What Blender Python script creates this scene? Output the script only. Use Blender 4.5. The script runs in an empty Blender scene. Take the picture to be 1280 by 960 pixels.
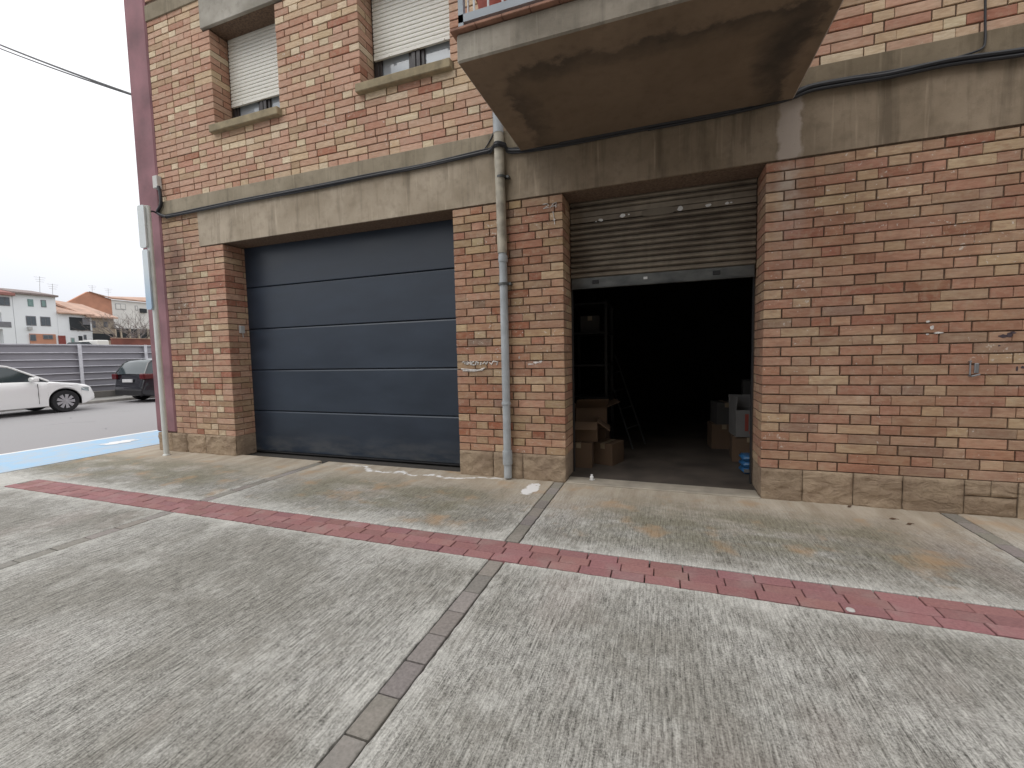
import bpy, bmesh, math, random
import numpy as np
from mathutils import Vector, Matrix, noise as mnoise
R = math.radians
random.seed(7)
SC = bpy.context.scene
COL = SC.collection

# ------------------------------------------------------------ camera
FPX = 536.5378
CM = np.array([[0.9426319754634573, 0.3331302648009228, -0.02166069037512846],
               [0.0024371126344825064, -0.07175000729700431, -0.9974196694144781],
               [-0.33382483328216755, 0.9401468838040932, -0.06844572709516748]])
CAMH = 1.4
cam = bpy.data.cameras.new('camera')
cam.sensor_fit = 'HORIZONTAL'; cam.sensor_width = 36.0; cam.lens = FPX / 1280 * 36
cam.clip_start = 0.05; cam.clip_end = 3000
camo = bpy.data.objects.new('camera', cam); COL.objects.link(camo)
r, d, f = CM
m = Matrix(((r[0], -d[0], -f[0], 0), (r[1], -d[1], -f[1], 0), (r[2], -d[2], -f[2], CAMH), (0, 0, 0, 1)))
camo.matrix_world = m
SC.camera = camo
SC.render.resolution_x = 1024; SC.render.resolution_y = 768

# ------------------------------------------------------------ world, sun, exposure
SUN_EL, SUN_AZ = 52.0, 215.0          # soft light from the open street, behind and to the left
w = bpy.data.worlds.new('World'); SC.world = w; w.use_nodes = True
nt = w.node_tree; nt.nodes.clear()
sky = nt.nodes.new('ShaderNodeTexSky'); sky.sky_type = 'NISHITA'; sky.sun_disc = False
sky.sun_elevation = R(SUN_EL); sky.sun_rotation = R(SUN_AZ); sky.dust_density = 4; sky.air_density = 1.2
hs = nt.nodes.new('ShaderNodeHueSaturation'); hs.inputs['Saturation'].default_value = 0.10
cl = nt.nodes.new('ShaderNodeMix'); cl.data_type = 'RGBA'; cl.inputs[0].default_value = 0.80
tc = nt.nodes.new('ShaderNodeTexCoord'); sx = nt.nodes.new('ShaderNodeSeparateXYZ'); rp = nt.nodes.new('ShaderNodeValToRGB')
nz = nt.nodes.new('ShaderNodeTexNoise'); nz.inputs['Scale'].default_value = 2.2; nz.inputs['Detail'].default_value = 5
ad = nt.nodes.new('ShaderNodeMath'); ad.operation = 'MULTIPLY_ADD'; ad.inputs[1].default_value = .25
nt.links.new(tc.outputs['Generated'], sx.inputs[0]); nt.links.new(tc.outputs['Generated'], nz.inputs['Vector'])
nt.links.new(nz.outputs['Fac'], ad.inputs[0]); nt.links.new(sx.outputs[2], ad.inputs[2]); nt.links.new(ad.outputs[0], rp.inputs[0])
e = rp.color_ramp.elements; e[0].position = .12; e[0].color = (.43, .45, .50, 1); e[1].position = .95; e[1].color = (1, 1, 1, 1)
m1 = e.new(.42); m1.color = (.76, .77, .80, 1)
vm = nt.nodes.new('ShaderNodeVectorMath'); vm.operation = 'SCALE'; vm.inputs['Scale'].default_value = 14.0   # overcast deck, brighter overhead
nt.links.new(rp.outputs[0], vm.inputs[0]); nt.links.new(vm.outputs[0], cl.inputs[7])
bg = nt.nodes.new('ShaderNodeBackground'); bg.inputs[1].default_value = 0.12
ow = nt.nodes.new('ShaderNodeOutputWorld')
nt.links.new(sky.outputs[0], hs.inputs['Color']); nt.links.new(hs.outputs[0], cl.inputs[6])
nt.links.new(cl.outputs[2], bg.inputs[0]); nt.links.new(bg.outputs[0], ow.inputs[0])
sl = bpy.data.lights.new('sun', 'SUN'); sl.energy = 0.6; sl.angle = R(40); sl.color = (1, 0.97, 0.93)
so = bpy.data.objects.new('sun', sl); COL.objects.link(so)
az = R(SUN_AZ); sd = Vector((math.sin(az) * math.cos(R(SUN_EL)), math.cos(az) * math.cos(R(SUN_EL)), math.sin(R(SUN_EL))))
so.rotation_euler = sd.to_track_quat('Z', 'Y').to_euler(); so.location = (0, 0, 30)
SC.view_settings.view_transform = 'Standard'; SC.view_settings.look = 'None'
SC.view_settings.exposure = 0.08; SC.view_settings.gamma = 1.0; SC.view_settings.use_curve_mapping = False

# ------------------------------------------------------------ measuring helpers (photo pixel -> point on a known plane)
D = 4.519
def _ray(x, y): return np.array([x - 640, y - 480, FPX]) @ CM
def F(x, y, Y=D):
    v = _ray(x, y); t = Y / v[1]; return Vector((v[0] * t, Y, v[2] * t + CAMH))
def G(x, y, z=0.0):
    v = _ray(x, y); t = (z - CAMH) / v[2]; return Vector((v[0] * t, v[1] * t, z))
def XP(x, y, X):
    v = _ray(x, y); t = X / v[0]; return Vector((X, v[1] * t, v[2] * t + CAMH))

# ------------------------------------------------------------ node helpers
class NG:
    def __init__(s, name):
        s.m = bpy.data.materials.new(name); s.m.use_nodes = True; s.t = s.m.node_tree; s.t.nodes.clear()
        s.out = s.t.nodes.new('ShaderNodeOutputMaterial'); s.b = s.t.nodes.new('ShaderNodeBsdfPrincipled')
        s.t.links.new(s.b.outputs[0], s.out.inputs[0])
    def n(s, k): return s.t.nodes.new('ShaderNode' + k)
    def set(s, sock, v):
        if isinstance(v, bpy.types.NodeSocket): s.t.links.new(v, sock)
        elif isinstance(v, (tuple, list)) and len(v) == 3 and sock.type == 'RGBA': sock.default_value = (*v, 1)
        else: sock.default_value = v
    def pos(s): return s.n('NewGeometry').outputs['Position']
    def obj(s): return s.n('TexCoord').outputs['Object']
    def xyz(s, v): o = s.n('SeparateXYZ'); s.set(o.inputs[0], v); return o.outputs[0], o.outputs[1], o.outputs[2]
    def scale(s, v, sc, off=(0, 0, 0)):
        o = s.n('Mapping'); s.set(o.inputs[0], v); o.inputs['Scale'].default_value = sc; o.inputs['Location'].default_value = off; return o.outputs[0]
    def noise(s, v, sc=1, det=4, ro=.55, dist=0):
        o = s.n('TexNoise'); s.set(o.inputs['Vector'], v); o.inputs['Scale'].default_value = sc
        o.inputs['Detail'].default_value = det; o.inputs['Roughness'].default_value = ro; o.inputs['Distortion'].default_value = dist
        return o.outputs['Fac']
    def vor(s, v, sc=1, rnd=1, feat='F1', out='Distance'):
        o = s.n('TexVoronoi'); o.feature = feat; s.set(o.inputs['Vector'], v); o.inputs['Scale'].default_value = sc
        o.inputs['Randomness'].default_value = rnd; return o.outputs[out]
    def mr(s, v, a, b, c=0, d=1):
        o = s.n('MapRange'); s.set(o.inputs[0], v); o.inputs[1].default_value = a; o.inputs[2].default_value = b
        o.inputs[3].default_value = c; o.inputs[4].default_value = d; return o.outputs[0]
    def mt(s, op, a, b=0.0):
        o = s.n('Math'); o.operation = op; s.set(o.inputs[0], a); s.set(o.inputs[1], b); return o.outputs[0]
    def mix(s, fac, a, b, mode='MIX'):
        o = s.n('Mix'); o.data_type = 'RGBA'; o.blend_type = mode; s.set(o.inputs[0], fac); s.set(o.inputs[6], a); s.set(o.inputs[7], b); return o.outputs[2]
    def bump(s, h, st=.3, dist=.01, nrm=None):
        o = s.n('Bump'); s.set(o.inputs['Height'], h); o.inputs['Strength'].default_value = st; o.inputs['Distance'].default_value = dist
        if nrm: s.set(o.inputs['Normal'], nrm)
        return o.outputs[0]
    def fin(s, col, rough=.8, nrm=None, metal=0, spec=None):
        s.set(s.b.inputs['Base Color'], col); s.set(s.b.inputs['Roughness'], rough); s.set(s.b.inputs['Metallic'], metal)
        if nrm: s.set(s.b.inputs['Normal'], nrm)
        if spec is not None: s.set(s.b.inputs['Specular IOR Level'], spec)
        return s.m

def simple(name, col, rough=.6, metal=0, var=.15, sc=6, bump=0, spec=None, dark=None):
    g = NG(name); p = g.obj(); n = g.noise(p, sc, 5)
    c2 = dark or tuple(c * (1 - var * 1.6) for c in col)
    c1 = tuple(min(1, c * (1 + var * .4)) for c in col)
    c = g.mix(g.mr(n, .3, .7), c2, c1)
    nr = g.bump(g.noise(p, sc * 12, 3), bump, .004) if bump else None
    return g.fin(c, g.mr(g.noise(p, sc * 2, 3), .3, .7, max(.03, rough - .07), min(1, rough + .07)), nr, metal, spec)

# ------------------------------------------------------------ mesh helpers
class MB:
    def __init__(s): s.v = []; s.f = []; s.mi = []; s.c = []
    def face(s, idx, mi=0, col=None): s.f.append(tuple(idx)); s.mi.append(mi); s.c.append(col or (1, 1, 1))
    def add(s, verts, faces, mi=0, col=None):
        b = len(s.v); s.v += [tuple(v) for v in verts]
        for f in faces: s.face([b + i for i in f], mi, col)
    def box(s, a, b, mi=0, col=None, M=None):
        x0, y0, z0 = a; x1, y1, z1 = b
        vs = [(x0, y0, z0), (x1, y0, z0), (x1, y1, z0), (x0, y1, z0), (x0, y0, z1), (x1, y0, z1), (x1, y1, z1), (x0, y1, z1)]
        if M is not None: vs = [tuple(M @ Vector(v)) for v in vs]
        s.add(vs, [(3, 2, 1, 0), (4, 5, 6, 7), (0, 1, 5, 4), (1, 2, 6, 5), (2, 3, 7, 6), (3, 0, 4, 7)], mi, col)
    def cbox(s, a, b, ch=.004, mi=0, col=None, M=None):           # chamfered box
        x0, y0, z0 = a; x1, y1, z1 = b; vs = []
        ch = min(ch, (x1 - x0) * .45, (y1 - y0) * .45, (z1 - z0) * .45)
        X = (x0, x1); Y = (y0, y1); Z = (z0, z1); idx = {}
        for i in (0, 1):
            for j in (0, 1):
                for k in (0, 1):
                    sx, sy, sz = (1, -1)[i] * ch, (1, -1)[j] * ch, (1, -1)[k] * ch
                    idx[i, j, k, 0] = len(vs); vs.append((X[i], Y[j] + sy, Z[k] + sz))
                    idx[i, j, k, 1] = len(vs); vs.append((X[i] + sx, Y[j], Z[k] + sz))
                    idx[i, j, k, 2] = len(vs); vs.append((X[i] + sx, Y[j] + sy, Z[k]))
        fs = []
        q = ((0, 0), (1, 0), (1, 1), (0, 1))
        for i in (0, 1):
            fs.append([idx[i, a_, b_, 0] for a_, b_ in q]); fs.append([idx[a_, i, b_, 1] for a_, b_ in q]); fs.append([idx[a_, b_, i, 2] for a_, b_ in q])
        for a_ in (0, 1):
            for b_ in (0, 1):
                fs.append([idx[0, a_, b_, 1], idx[1, a_, b_, 1], idx[1, a_, b_, 2], idx[0, a_, b_, 2]])
                fs.append([idx[a_, 0, b_, 0], idx[a_, 1, b_, 0], idx[a_, 1, b_, 2], idx[a_, 0, b_, 2]])
                fs.append([idx[a_, b_, 0, 0], idx[a_, b_, 1, 0], idx[a_, b_, 1, 1], idx[a_, b_, 0, 1]])
                for c_ in (0, 1): pass
        for i in (0, 1):
            for j in (0, 1):
                for k in (0, 1): fs.append([idx[i, j, k, 0], idx[i, j, k, 1], idx[i, j, k, 2]])
        if M is not None: vs = [tuple(M @ Vector(v)) for v in vs]
        s.add(vs, fs, mi, col)
    def tube(s, pts, rad, n=8, mi=0, caps=True, col=None):
        pts = [Vector(p) for p in pts]; rr = rad if isinstance(rad, (list, tuple)) else [rad] * len(pts)
        b = len(s.v); up = Vector((0, 0, 1)); prev = None
        for i, p in enumerate(pts):
            t = (pts[min(i + 1, len(pts) - 1)] - pts[max(i - 1, 0)]).normalized()
            if prev is None:
                a = t.cross(up) if abs(t.z) < .9 else t.cross(Vector((1, 0, 0)))
            else: a = prev - t * prev.dot(t)
            a.normalize(); prev = a; c = t.cross(a)
            for k in range(n):
                an = 2 * math.pi * k / n; s.v.append(tuple(p + (a * math.cos(an) + c * math.sin(an)) * rr[i]))
        for i in range(len(pts) - 1):
            for k in range(n):
                k2 = (k + 1) % n; s.face((b + i * n + k, b + i * n + k2, b + (i + 1) * n + k2, b + (i + 1) * n + k), mi, col)
        if caps:
            s.face([b + k for k in range(n)][::-1], mi, col); e = b + (len(pts) - 1) * n; s.face([e + k for k in range(n)], mi, col)
    def prism(s, poly, axis, a, b, mi=0, col=None):               # poly in the 2 other axes, extruded along axis from a to b
        n = len(poly)
        def P(u, v, w_): return {0: (w_, u, v), 1: (u, w_, v), 2: (u, v, w_)}[axis]
        vs = [P(u, v, a) for u, v in poly] + [P(u, v, b) for u, v in poly]
        fs = [list(range(n))[::-1], list(range(n, 2 * n))] + [(i, (i + 1) % n, n + (i + 1) % n, n + i) for i in range(n)]
        s.add(vs, fs, mi, col)
    def lathe(s, prof, c, axis=1, n=24, mi=0, col=None, cap=True):          # prof: (radius, offset along axis)
        b = len(s.v)
        for r_, o in prof:
            for k in range(n):
                a = 2 * math.pi * k / n; u, v = r_ * math.cos(a), r_ * math.sin(a)
                p = {0: (o, u, v), 1: (u, o, v), 2: (u, v, o)}[axis]; s.v.append((c[0] + p[0], c[1] + p[1], c[2] + p[2]))
        for i in range(len(prof) - 1):
            for k in range(n):
                k2 = (k + 1) % n; s.face((b + i * n + k, b + i * n + k2, b + (i + 1) * n + k2, b + (i + 1) * n + k), mi, col)
        if cap and prof[0][0] > 1e-4: s.face([b + k for k in range(n)], mi, col)
        if cap and prof[-1][0] > 1e-4: s.face([b + (len(prof) - 1) * n + k for k in range(n)], mi, col)
    def build(s, name, mats, parent=None, smooth=False, color=False, recalc=True, angle=40):
        me = bpy.data.meshes.new(name); me.from_pydata(s.v, [], s.f)
        mats = mats if isinstance(mats, (list, tuple)) else [mats]
        for m_ in mats: me.materials.append(m_)
        me.polygons.foreach_set('material_index', s.mi)
        if color:
            at = me.color_attributes.new('tint', 'FLOAT_COLOR', 'CORNER'); arr = []
            for p in me.polygons: arr += list((*s.c[p.index], 1)) * p.loop_total
            at.data.foreach_set('color', arr)
        if recalc:
            bm = bmesh.new(); bm.from_mesh(me); bmesh.ops.recalc_face_normals(bm, faces=bm.faces); bm.to_mesh(me); bm.free()
        if smooth:
            me.polygons.foreach_set('use_smooth', [True] * len(me.polygons))
            try: me.set_sharp_from_angle(angle=R(angle))
            except Exception: pass
        o = bpy.data.objects.new(name, me); COL.objects.link(o)
        if parent is not None: o.parent = parent
        return o

def tag(o, label=None, cat=None, group=None, kind=None):
    for k, v in (('label', label), ('category', cat), ('group', group), ('kind', kind)):
        if v: o[k] = v
    return o
def thing(name, label, cat, loc=(0, 0, 0), rz=0, group=None):
    o = bpy.data.objects.new(name, None); COL.objects.link(o); o.location = loc; o.rotation_euler = (0, 0, rz)
    o.empty_display_size = .2
    return tag(o, label, cat, group)
def catmull(pts, k=6):
    P = [Vector(p) for p in pts]; out = []
    for i in range(len(P) - 1):
        a, b, c, d_ = P[max(i - 1, 0)], P[i], P[i + 1], P[min(i + 2, len(P) - 1)]
        for j in range(k):
            t = j / k; out.append(.5 * ((2 * b) + (c - a) * t + (2 * a - 5 * b + 4 * c - d_) * t * t + (3 * b - a - 3 * c + d_) * t ** 3))
    out.append(P[-1]); return out

# ------------------------------------------------------------ materials: setting
STR = [-14.0, -11.0, -4.37, -1.075, 2.24, 5.55, 8.9, 12.2]      # x of the grey paver strips
def concrete_pavement():
    g = NG('brushed_concrete'); p = g.pos(); x, y, z = g.xyz(p)
    big = g.noise(p, .9, 5, .6); mid = g.noise(p, 4.5, 5, .65); fine = g.noise(p, 105, 5, .8)
    st1 = g.noise(g.scale(p, (95, 3.6, 1)), 1, 2, .5); st2 = g.noise(g.scale(p, (190, 6, 1), (3, 1, 0)), 1, 2, .5)
    st3 = g.noise(g.scale(p, (55, 15, 1), (9, 4, 0)), 1, 6, .8)
    s = g.mt('ADD', g.mt('MULTIPLY', st1, .20), g.mt('ADD', g.mt('MULTIPLY', st2, .24), g.mt('MULTIPLY', fine, .56)))
    s = g.mt('ADD', g.mt('MULTIPLY', s, .66), g.mt('MULTIPLY', st3, .34))
    sm = g.mr(s, .42, .58)
    # distance to strips
    dr = g.mt('SUBTRACT', g.mt('ABSOLUTE', g.mt('SUBTRACT', y, 2.79)), .145)
    dx = None
    for sx in STR:
        q = g.mt('ABSOLUTE', g.mt('SUBTRACT', x, sx)); dx = q if dx is None else g.mt('MINIMUM', dx, q)
    dist = g.mt('MINIMUM', g.mt('MULTIPLY', dr, 1.0), g.mt('MULTIPLY', dx, 1.1))
    edge = g.mr(g.mt('ADD', dist, g.mt('MULTIPLY', g.mt('SUBTRACT', g.noise(p, 3.0, 8, .78), .5), 1.25)), -.06, .20, 1, 0)
    nearw = g.mr(y, 4.2, 3.55, 0, 1)
    edge = g.mt('MAXIMUM', edge, g.mr(g.mt('ADD', dist, g.mt('MULTIPLY', g.mt('SUBTRACT', g.noise(p, 7, 8, .75), .5), .16)), .015, .10, .85, 0))
    edge = g.mt('MULTIPLY', edge, g.mt('MAXIMUM', nearw, .25))
    grey = g.mix(sm, (.078, .074, .066), (.60, .59, .55))
    grey = g.mix(g.mr(big, .40, .56, 0, .78), grey, g.mix(sm, (.07, .066, .056), (.37, .355, .315)))
    grey = g.mix(g.mr(g.noise(p, 2.4, 8, .75), .52, .66, 0, .6), grey, g.mix(sm, (.30, .295, .27), (.66, .65, .61)))
    grey = g.mix(g.mt('MULTIPLY', g.mr(mid, .52, .72), .35), grey, (.235, .22, .19))
    pink = g.noise(g.scale(p, (1, .7, 1), (7, 3, 1)), 1.3, 3)
    grey = g.mix(g.mt('MULTIPLY', g.mr(pink, .55, .7), .22), grey, (.33, .25, .22))
    # the strip between the red pavers and the building: washed tan, smoother, with olive algae in mid slab
    tan = g.mix(g.mr(g.noise(g.scale(p, (6, 1.2, 1)), 1, 5), .3, .7), (.33, .265, .19), (.53, .465, .375))
    wall = g.mr(g.mt('ADD', y, g.mt('MULTIPLY', g.mt('SUBTRACT', mid, .5), .9)), 3.45, 4.25, 0, 1)
    col = g.mix(g.mt('MULTIPLY', wall, .8), grey, tan)
    zone = g.mt('MULTIPLY', g.mr(y, 3.0, 3.35), g.mr(y, 4.3, 3.9))
    zone = g.mt('MULTIPLY', zone, g.mr(dx, .25, .8))
    algae = g.mt('MULTIPLY', zone, g.mr(g.noise(g.scale(p, (.7, 1.4, 1)), 2.1, 6, .62), .38, .55))
    olive = g.mix(sm, (.085, .08, .05), (.28, .26, .19))
    col = g.mix(g.mt('MULTIPLY', algae, .72), col, olive)
    och = g.mr(g.noise(g.scale(p, (1, 1, 1), (4, 4, 0)), 2.6, 5), .56, .70)
    och = g.mt('MULTIPLY', och, g.mt('MULTIPLY', g.mr(y, 3.0, 3.1), .55))
    col = g.mix(och, col, (.43, .27, .14))
    white = g.mix(g.mr(s, .38, .58), (.27, .265, .24), (.68, .67, .63))
    col = g.mix(g.mt('MULTIPLY', edge, .82), col, white)
    # spilled lime along the door foot
    dw = g.mt('ABSOLUTE', g.mt('SUBTRACT', y, g.mt('ADD', 4.42, g.mt('MULTIPLY', g.mt('SUBTRACT', g.noise(p, 1.7, 4), .5), .9))))
    sp = g.mt('MULTIPLY', g.mr(dw, .05, .015), g.mt('MULTIPLY', g.mr(x, -4.1, -3.6), g.mr(x, -1.5, -1.9)))
    sp = g.mt('MULTIPLY', sp, g.mr(g.noise(p, 14, 4), .42, .52))
    bx = g.mt('ADD', g.mt('POWER', g.mt('DIVIDE', g.mt('SUBTRACT', x, -1.30), .075), 2.0), g.mt('POWER', g.mt('DIVIDE', g.mt('SUBTRACT', y, 4.20), .20), 2.0))
    bl = g.mr(g.mt('ADD', bx, g.mt('MULTIPLY', g.mt('SUBTRACT', g.noise(p, 9, 5), .5), 4)), 1.1, .8)
    col = g.mix(g.mt('MULTIPLY', g.mt('MAXIMUM', sp, bl), .9), col, (.80, .80, .80))
    sp2 = g.mr(g.vor(p, 3.1, 1), .035, .02)
    col = g.mix(g.mt('MULTIPLY', sp2, .5), col, (.05, .045, .04))
    nr = g.bump(s, .55, .006)
    return g.fin(col, .88, nr, spec=.3)
def paver_mat(name, c1, c2):
    g = NG(name); p = g.pos(); a = g.n('Attribute'); a.attribute_name = 'tint'
    n = g.noise(p, 60, 4, .7); c = g.mix(g.mr(n, .3, .7), c1, c2); c = g.mix(1, c, a.outputs['Color'], 'MULTIPLY')
    c = g.mix(g.mt('MULTIPLY', g.mr(g.noise(p, 5, 5), .5, .75), .35), c, (.35, .31, .28))
    return g.fin(c, .85, g.bump(n, .25, .003))
def asphalt_mat():
    g = NG('worn_asphalt'); p = g.pos(); n = g.noise(p, 120, 3, .7); b = g.noise(g.scale(p, (1, .35, 1)), .6, 5)
    c = g.mix(g.mr(n, .3, .7), (.24, .235, .238), (.37, .36, .362)); c = g.mix(g.mr(b, .35, .7), c, (.31, .30, .305))
    v = g.mr(g.vor(g.scale(p, (.5, .4, 1)), 1.2, 1, 'DISTANCE_TO_EDGE'), .0, .012, 1, 0)
    c = g.mix(g.mt('MULTIPLY', g.mt('MULTIPLY', v, g.mr(g.noise(p, 1.1, 2), .55, .62)), .8), c, (.06, .06, .06))
    return g.fin(c, .9, g.bump(n, .3, .004))
def marking_mat(name, col, wear):
    g = NG(name); p = g.pos(); n = g.noise(p, 3.5, 7, .72); f_ = g.noise(p, 70, 3)
    k = g.mr(g.mt('ADD', n, g.mt('MULTIPLY', f_, .3)), wear, wear + .14)
    return g.fin(g.mix(g.mt('MULTIPLY', k, .75), col, (.44, .50, .56)), .8, g.bump(f_, .2, .003))
M_SLAB = concrete_pavement()
M_RED = paver_mat('red_paver', (.245, .118, .118), (.345, .175, .172))
M_GREYP = paver_mat('grey_paver', (.18, .168, .15), (.30, .28, .255))
M_ASPH = asphalt_mat()
M_BLUE = marking_mat('blue_bay_paint', (.33, .52, .70), .57)
M_WHITELINE = marking_mat('white_line_paint', (.78, .78, .77), .80)
M_BED = simple('dark_sand_bed', (.05, .045, .04), .95)
M_KERB = simple('kerb_concrete', (.42, .40, .37), .85, var=.2, sc=4, bump=.2)
M_EARTH = simple('waste_ground', (.25, .22, .16), .95, var=.3, sc=.3, bump=.2)

# ------------------------------------------------------------ ground
def sheet(name, x0, x1, y0, y1, z, mat):
    b = MB(); b.add([(x0, y0, z), (x1, y0, z), (x1, y1, z), (x0, y1, z)], [(0, 1, 2, 3)])
    return tag(b.build(name, mat, recalc=False), kind='structure')
sheet('ground', -600, 600, -600, 600, -.16, M_EARTH)
sheet('road', -19.0, -8.6, -80, 220, -.004, M_ASPH)
b = MB(); b.box((-8.6, -30, -.10), (30, 12, -.028)); tag(b.build('pavement_bed', M_BED), kind='structure')

def slab_mesh():
    rs = random.Random(3); b = MB()
    xs = [-8.02] + STR[2:]
    def edge_pts(p, q, amp):
        L = (Vector(q) - Vector(p)).length; n = max(2, int(L / .035)); out = []
        dx_, dy_ = (q[0] - p[0]) / L, (q[1] - p[1]) / L
        for i in range(n):
            t = i / n; j = rs.uniform(-amp, amp) if i else 0
            out.append((p[0] + (q[0] - p[0]) * t - dy_ * j, p[1] + (q[1] - p[1]) * t + dx_ * j))
        return out
    def slab(x0, x1, y0, y1):
        c = [(x0, y0), (x1, y0), (x1, y1), (x0, y1)]; ring = []
        for i in range(4): ring += edge_pts(c[i], c[(i + 1) % 4], .0035)
        n = len(ring); cx, cy = (x0 + x1) / 2, (y0 + y1) / 2
        ins = [(x_ + (.006 if x_ < cx else -.006), y_ + (.006 if y_ < cy else -.006)) for x_, y_ in ring]
        vs = [(x_, y_, -.04) for x_, y_ in ring] + [(x_, y_, -.005) for x_, y_ in ring] + [(x_, y_, 0) for x_, y_ in ins]
        fs = [(i, (i + 1) % n, n + (i + 1) % n, n + i) for i in range(n)] + [(n + i, n + (i + 1) % n, 2 * n + (i + 1) % n, 2 * n + i) for i in range(n)] + [tuple(range(2 * n, 3 * n))]
        b.add(vs, fs)
    for i in range(len(xs) - 1):
        x0, x1 = xs[i] + (.061 if i else 0), xs[i + 1] - .061
        if x1 - x0 < .4: x1 = x0 + .2
        if i == 0: slab(x0, -7.245, 2.64, 2.94)
        slab(x0, x1, 2.945, 4.60); slab(x0, x1, -3.2, 2.635); slab(x0, x1, -6.6, -3.3)
    return b
tag(slab_mesh().build('pavement', M_SLAB), kind='structure')

def paver(b, x0, x1, y0, y1, rs, lo=.8, hi=1.15, dz=.0025):
    t = rs.uniform(lo, hi); zt = rs.uniform(-dz, dz) - .001; w_ = [rs.uniform(-.0012, .0012) for _ in range(4)]
    b.cbox((x0 + w_[0], y0 + w_[1], -.04), (x1 + w_[2], y1 + w_[3], zt), .0035, 0, (t, t * rs.uniform(.95, 1.03), t * rs.uniform(.93, 1.03)))
rs = random.Random(5); b = MB()
for row in range(3):
    y0 = 2.645 + row * .0967; off = (0, .105, .045)[row]; x = -7.25 + off * .5
    while x < 13:
        paver(b, x + .0035, x + .204 - .0035, y0 + .0015, y0 + .0967 - .0015, rs, .86, 1.12); x += .204
tag(b.build('red_paver_strip', M_RED, color=True), kind='structure')
b = MB()
for sx in STR[2:]:
    for (ya, yb) in ((-3.2, 2.635), (2.945, 4.5)):
        y = yb
        while y > ya: paver(b, sx - .051, sx + .051, max(ya, y - .2035) + .004, y - .004, rs, .85, 1.12, .002); y -= .2035
x = -7.4
while x < 13: paver(b, x, x + .2, -3.3, -3.2, rs); x += .204
tag(b.build('grey_paver_strip', M_GREYP, color=True), kind='structure')
# street edge of the pavement, blue bay with its white line
b = MB(); b.box((-8.16, -30, -.12), (-7.99, 60, -.0025))
tag(b.build('kerb', M_SLAB), kind='structure')
sheet('side_pavement', -8.02, -7.62, 4.6, 60, -.002, M_SLAB)
b = MB(); b.box((-8.02, 4.6, -.12), (-7.62, 60, -.006)); tag(b.build('side_pavement_base', M_KERB), kind='structure')
tag(sheet('blue_parking_bay', -9.80, -8.165, -6, 9.5, .001, M_BLUE))
tag(sheet('white_road_line', -9.90, -9.80, -12, 12, .001, M_WHITELINE))
b = MB(); n = 22                                    # faded wheelchair emblem worn to a pale patch in the bay
cw = G(150, 553)
b.add([(cw.x + .15 * math.cos(6.283 * i / n) * (1 + .25 * math.sin(i * 2.3)), cw.y + .26 * math.sin(6.283 * i / n) * (1 + .2 * math.cos(i * 1.7)), .006) for i in range(n)], [tuple(range(n))])
tag(b.build('faded_bay_marking', M_WHITELINE), kind='structure')
b = MB(); b.cbox((-19.16, -60, -.14), (-19.0, 200, .10), .02); tag(b.build('far_kerb', M_KERB), kind='structure')
b = MB(); b.box((-20.4, -60, -.14), (-19.16, 200, .095)); tag(b.build('far_pavement', simple('far_pavement_concrete', (.36, .35, .33), .9, var=.15, sc=2)), kind='structure')

# ------------------------------------------------------------ brick building
def brick_mat():
    g = NG('fired_brick'); p = g.pos(); x, y, z = g.xyz(p); a = g.n('Attribute'); a.attribute_name = 'tint'
    c = a.outputs['Color']
    drag = g.noise(g.scale(p, (14, 14, 60)), 1, 5, .65); fine = g.noise(p, 130, 4, .7); blot = g.noise(p, 22, 4, .6)
    c = g.mix(g.mr(drag, .35, .66, 0, .62), c, g.mix(1, c, (.62, .52, .46), 'MULTIPLY'))
    c = g.mix(g.mr(blot, .5, .7, 0, .38), c, (.46, .37, .28))
    c = g.mix(g.mr(fine, .58, .75, 0, .35), c, (.20, .13, .10))
    hv = g.mt('ADD', .45, g.mt('MULTIPLY', g.mt('SUBTRACT', g.noise(g.scale(p, (5.5, 5.5, 11)), 1, 4, .6), .45), g.mr(z, 3.85, 3.6)))
    c = g.mix(g.mr(hv, .50, .66, 0, .5), c, (.30, .165, .115)); c = g.mix(g.mr(hv, .48, .34, 0, .38), c, (.45, .32, .21))
    # grime: broad soot on the right-hand wall and under the street corner, lime bloom below band
    gr = g.noise(g.scale(p, (1, 1, .7)), 1.2, 5, .6)
    rt = g.mr(x, -1.2, 1.6, .12, .55)
    c = g.mix(g.mt('MULTIPLY', g.mr(gr, .36, .66), rt), c, g.mix(1, c, (.66, .58, .52), 'MULTIPLY'))
    cs = g.mt('MULTIPLY', g.mr(g.mt('ABSOLUTE', g.mt('SUBTRACT', x, -6.95)), .38, .1), g.mt('MULTIPLY', g.mr(z, 1.5, 2.1), g.mr(z, 3.4, 3.0)))
    c = g.mix(g.mt('MULTIPLY', cs, g.mr(g.noise(p, 4, 4), .3, .6, .2, .6)), c, (.15, .10, .085))
    wx = g.mr(g.mt('ABSOLUTE', g.mt('SUBTRACT', x, 1.05)), .14, .05); wl = g.mt('MULTIPLY', wx, g.mr(z, 2.0, 3.0))
    c = g.mix(g.mt('MULTIPLY', wl, g.mr(g.noise(p, 9, 4), .35, .65, 0, .55)), c, (.55, .50, .44))
    sp = g.mr(g.mt('ADD', g.noise(p, 30, 5, .7), g.mt('MULTIPLY', g.noise(p, 1.6, 3), .35)), .83, .87)
    c = g.mix(g.mt('MULTIPLY', sp, .7), c, (.62, .58, .52))
    h = g.mt('ADD', g.mt('MULTIPLY', drag, .6), g.mt('MULTIPLY', fine, .4))
    return g.fin(c, .88, g.bump(h, .5, .004), spec=.25)
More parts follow.
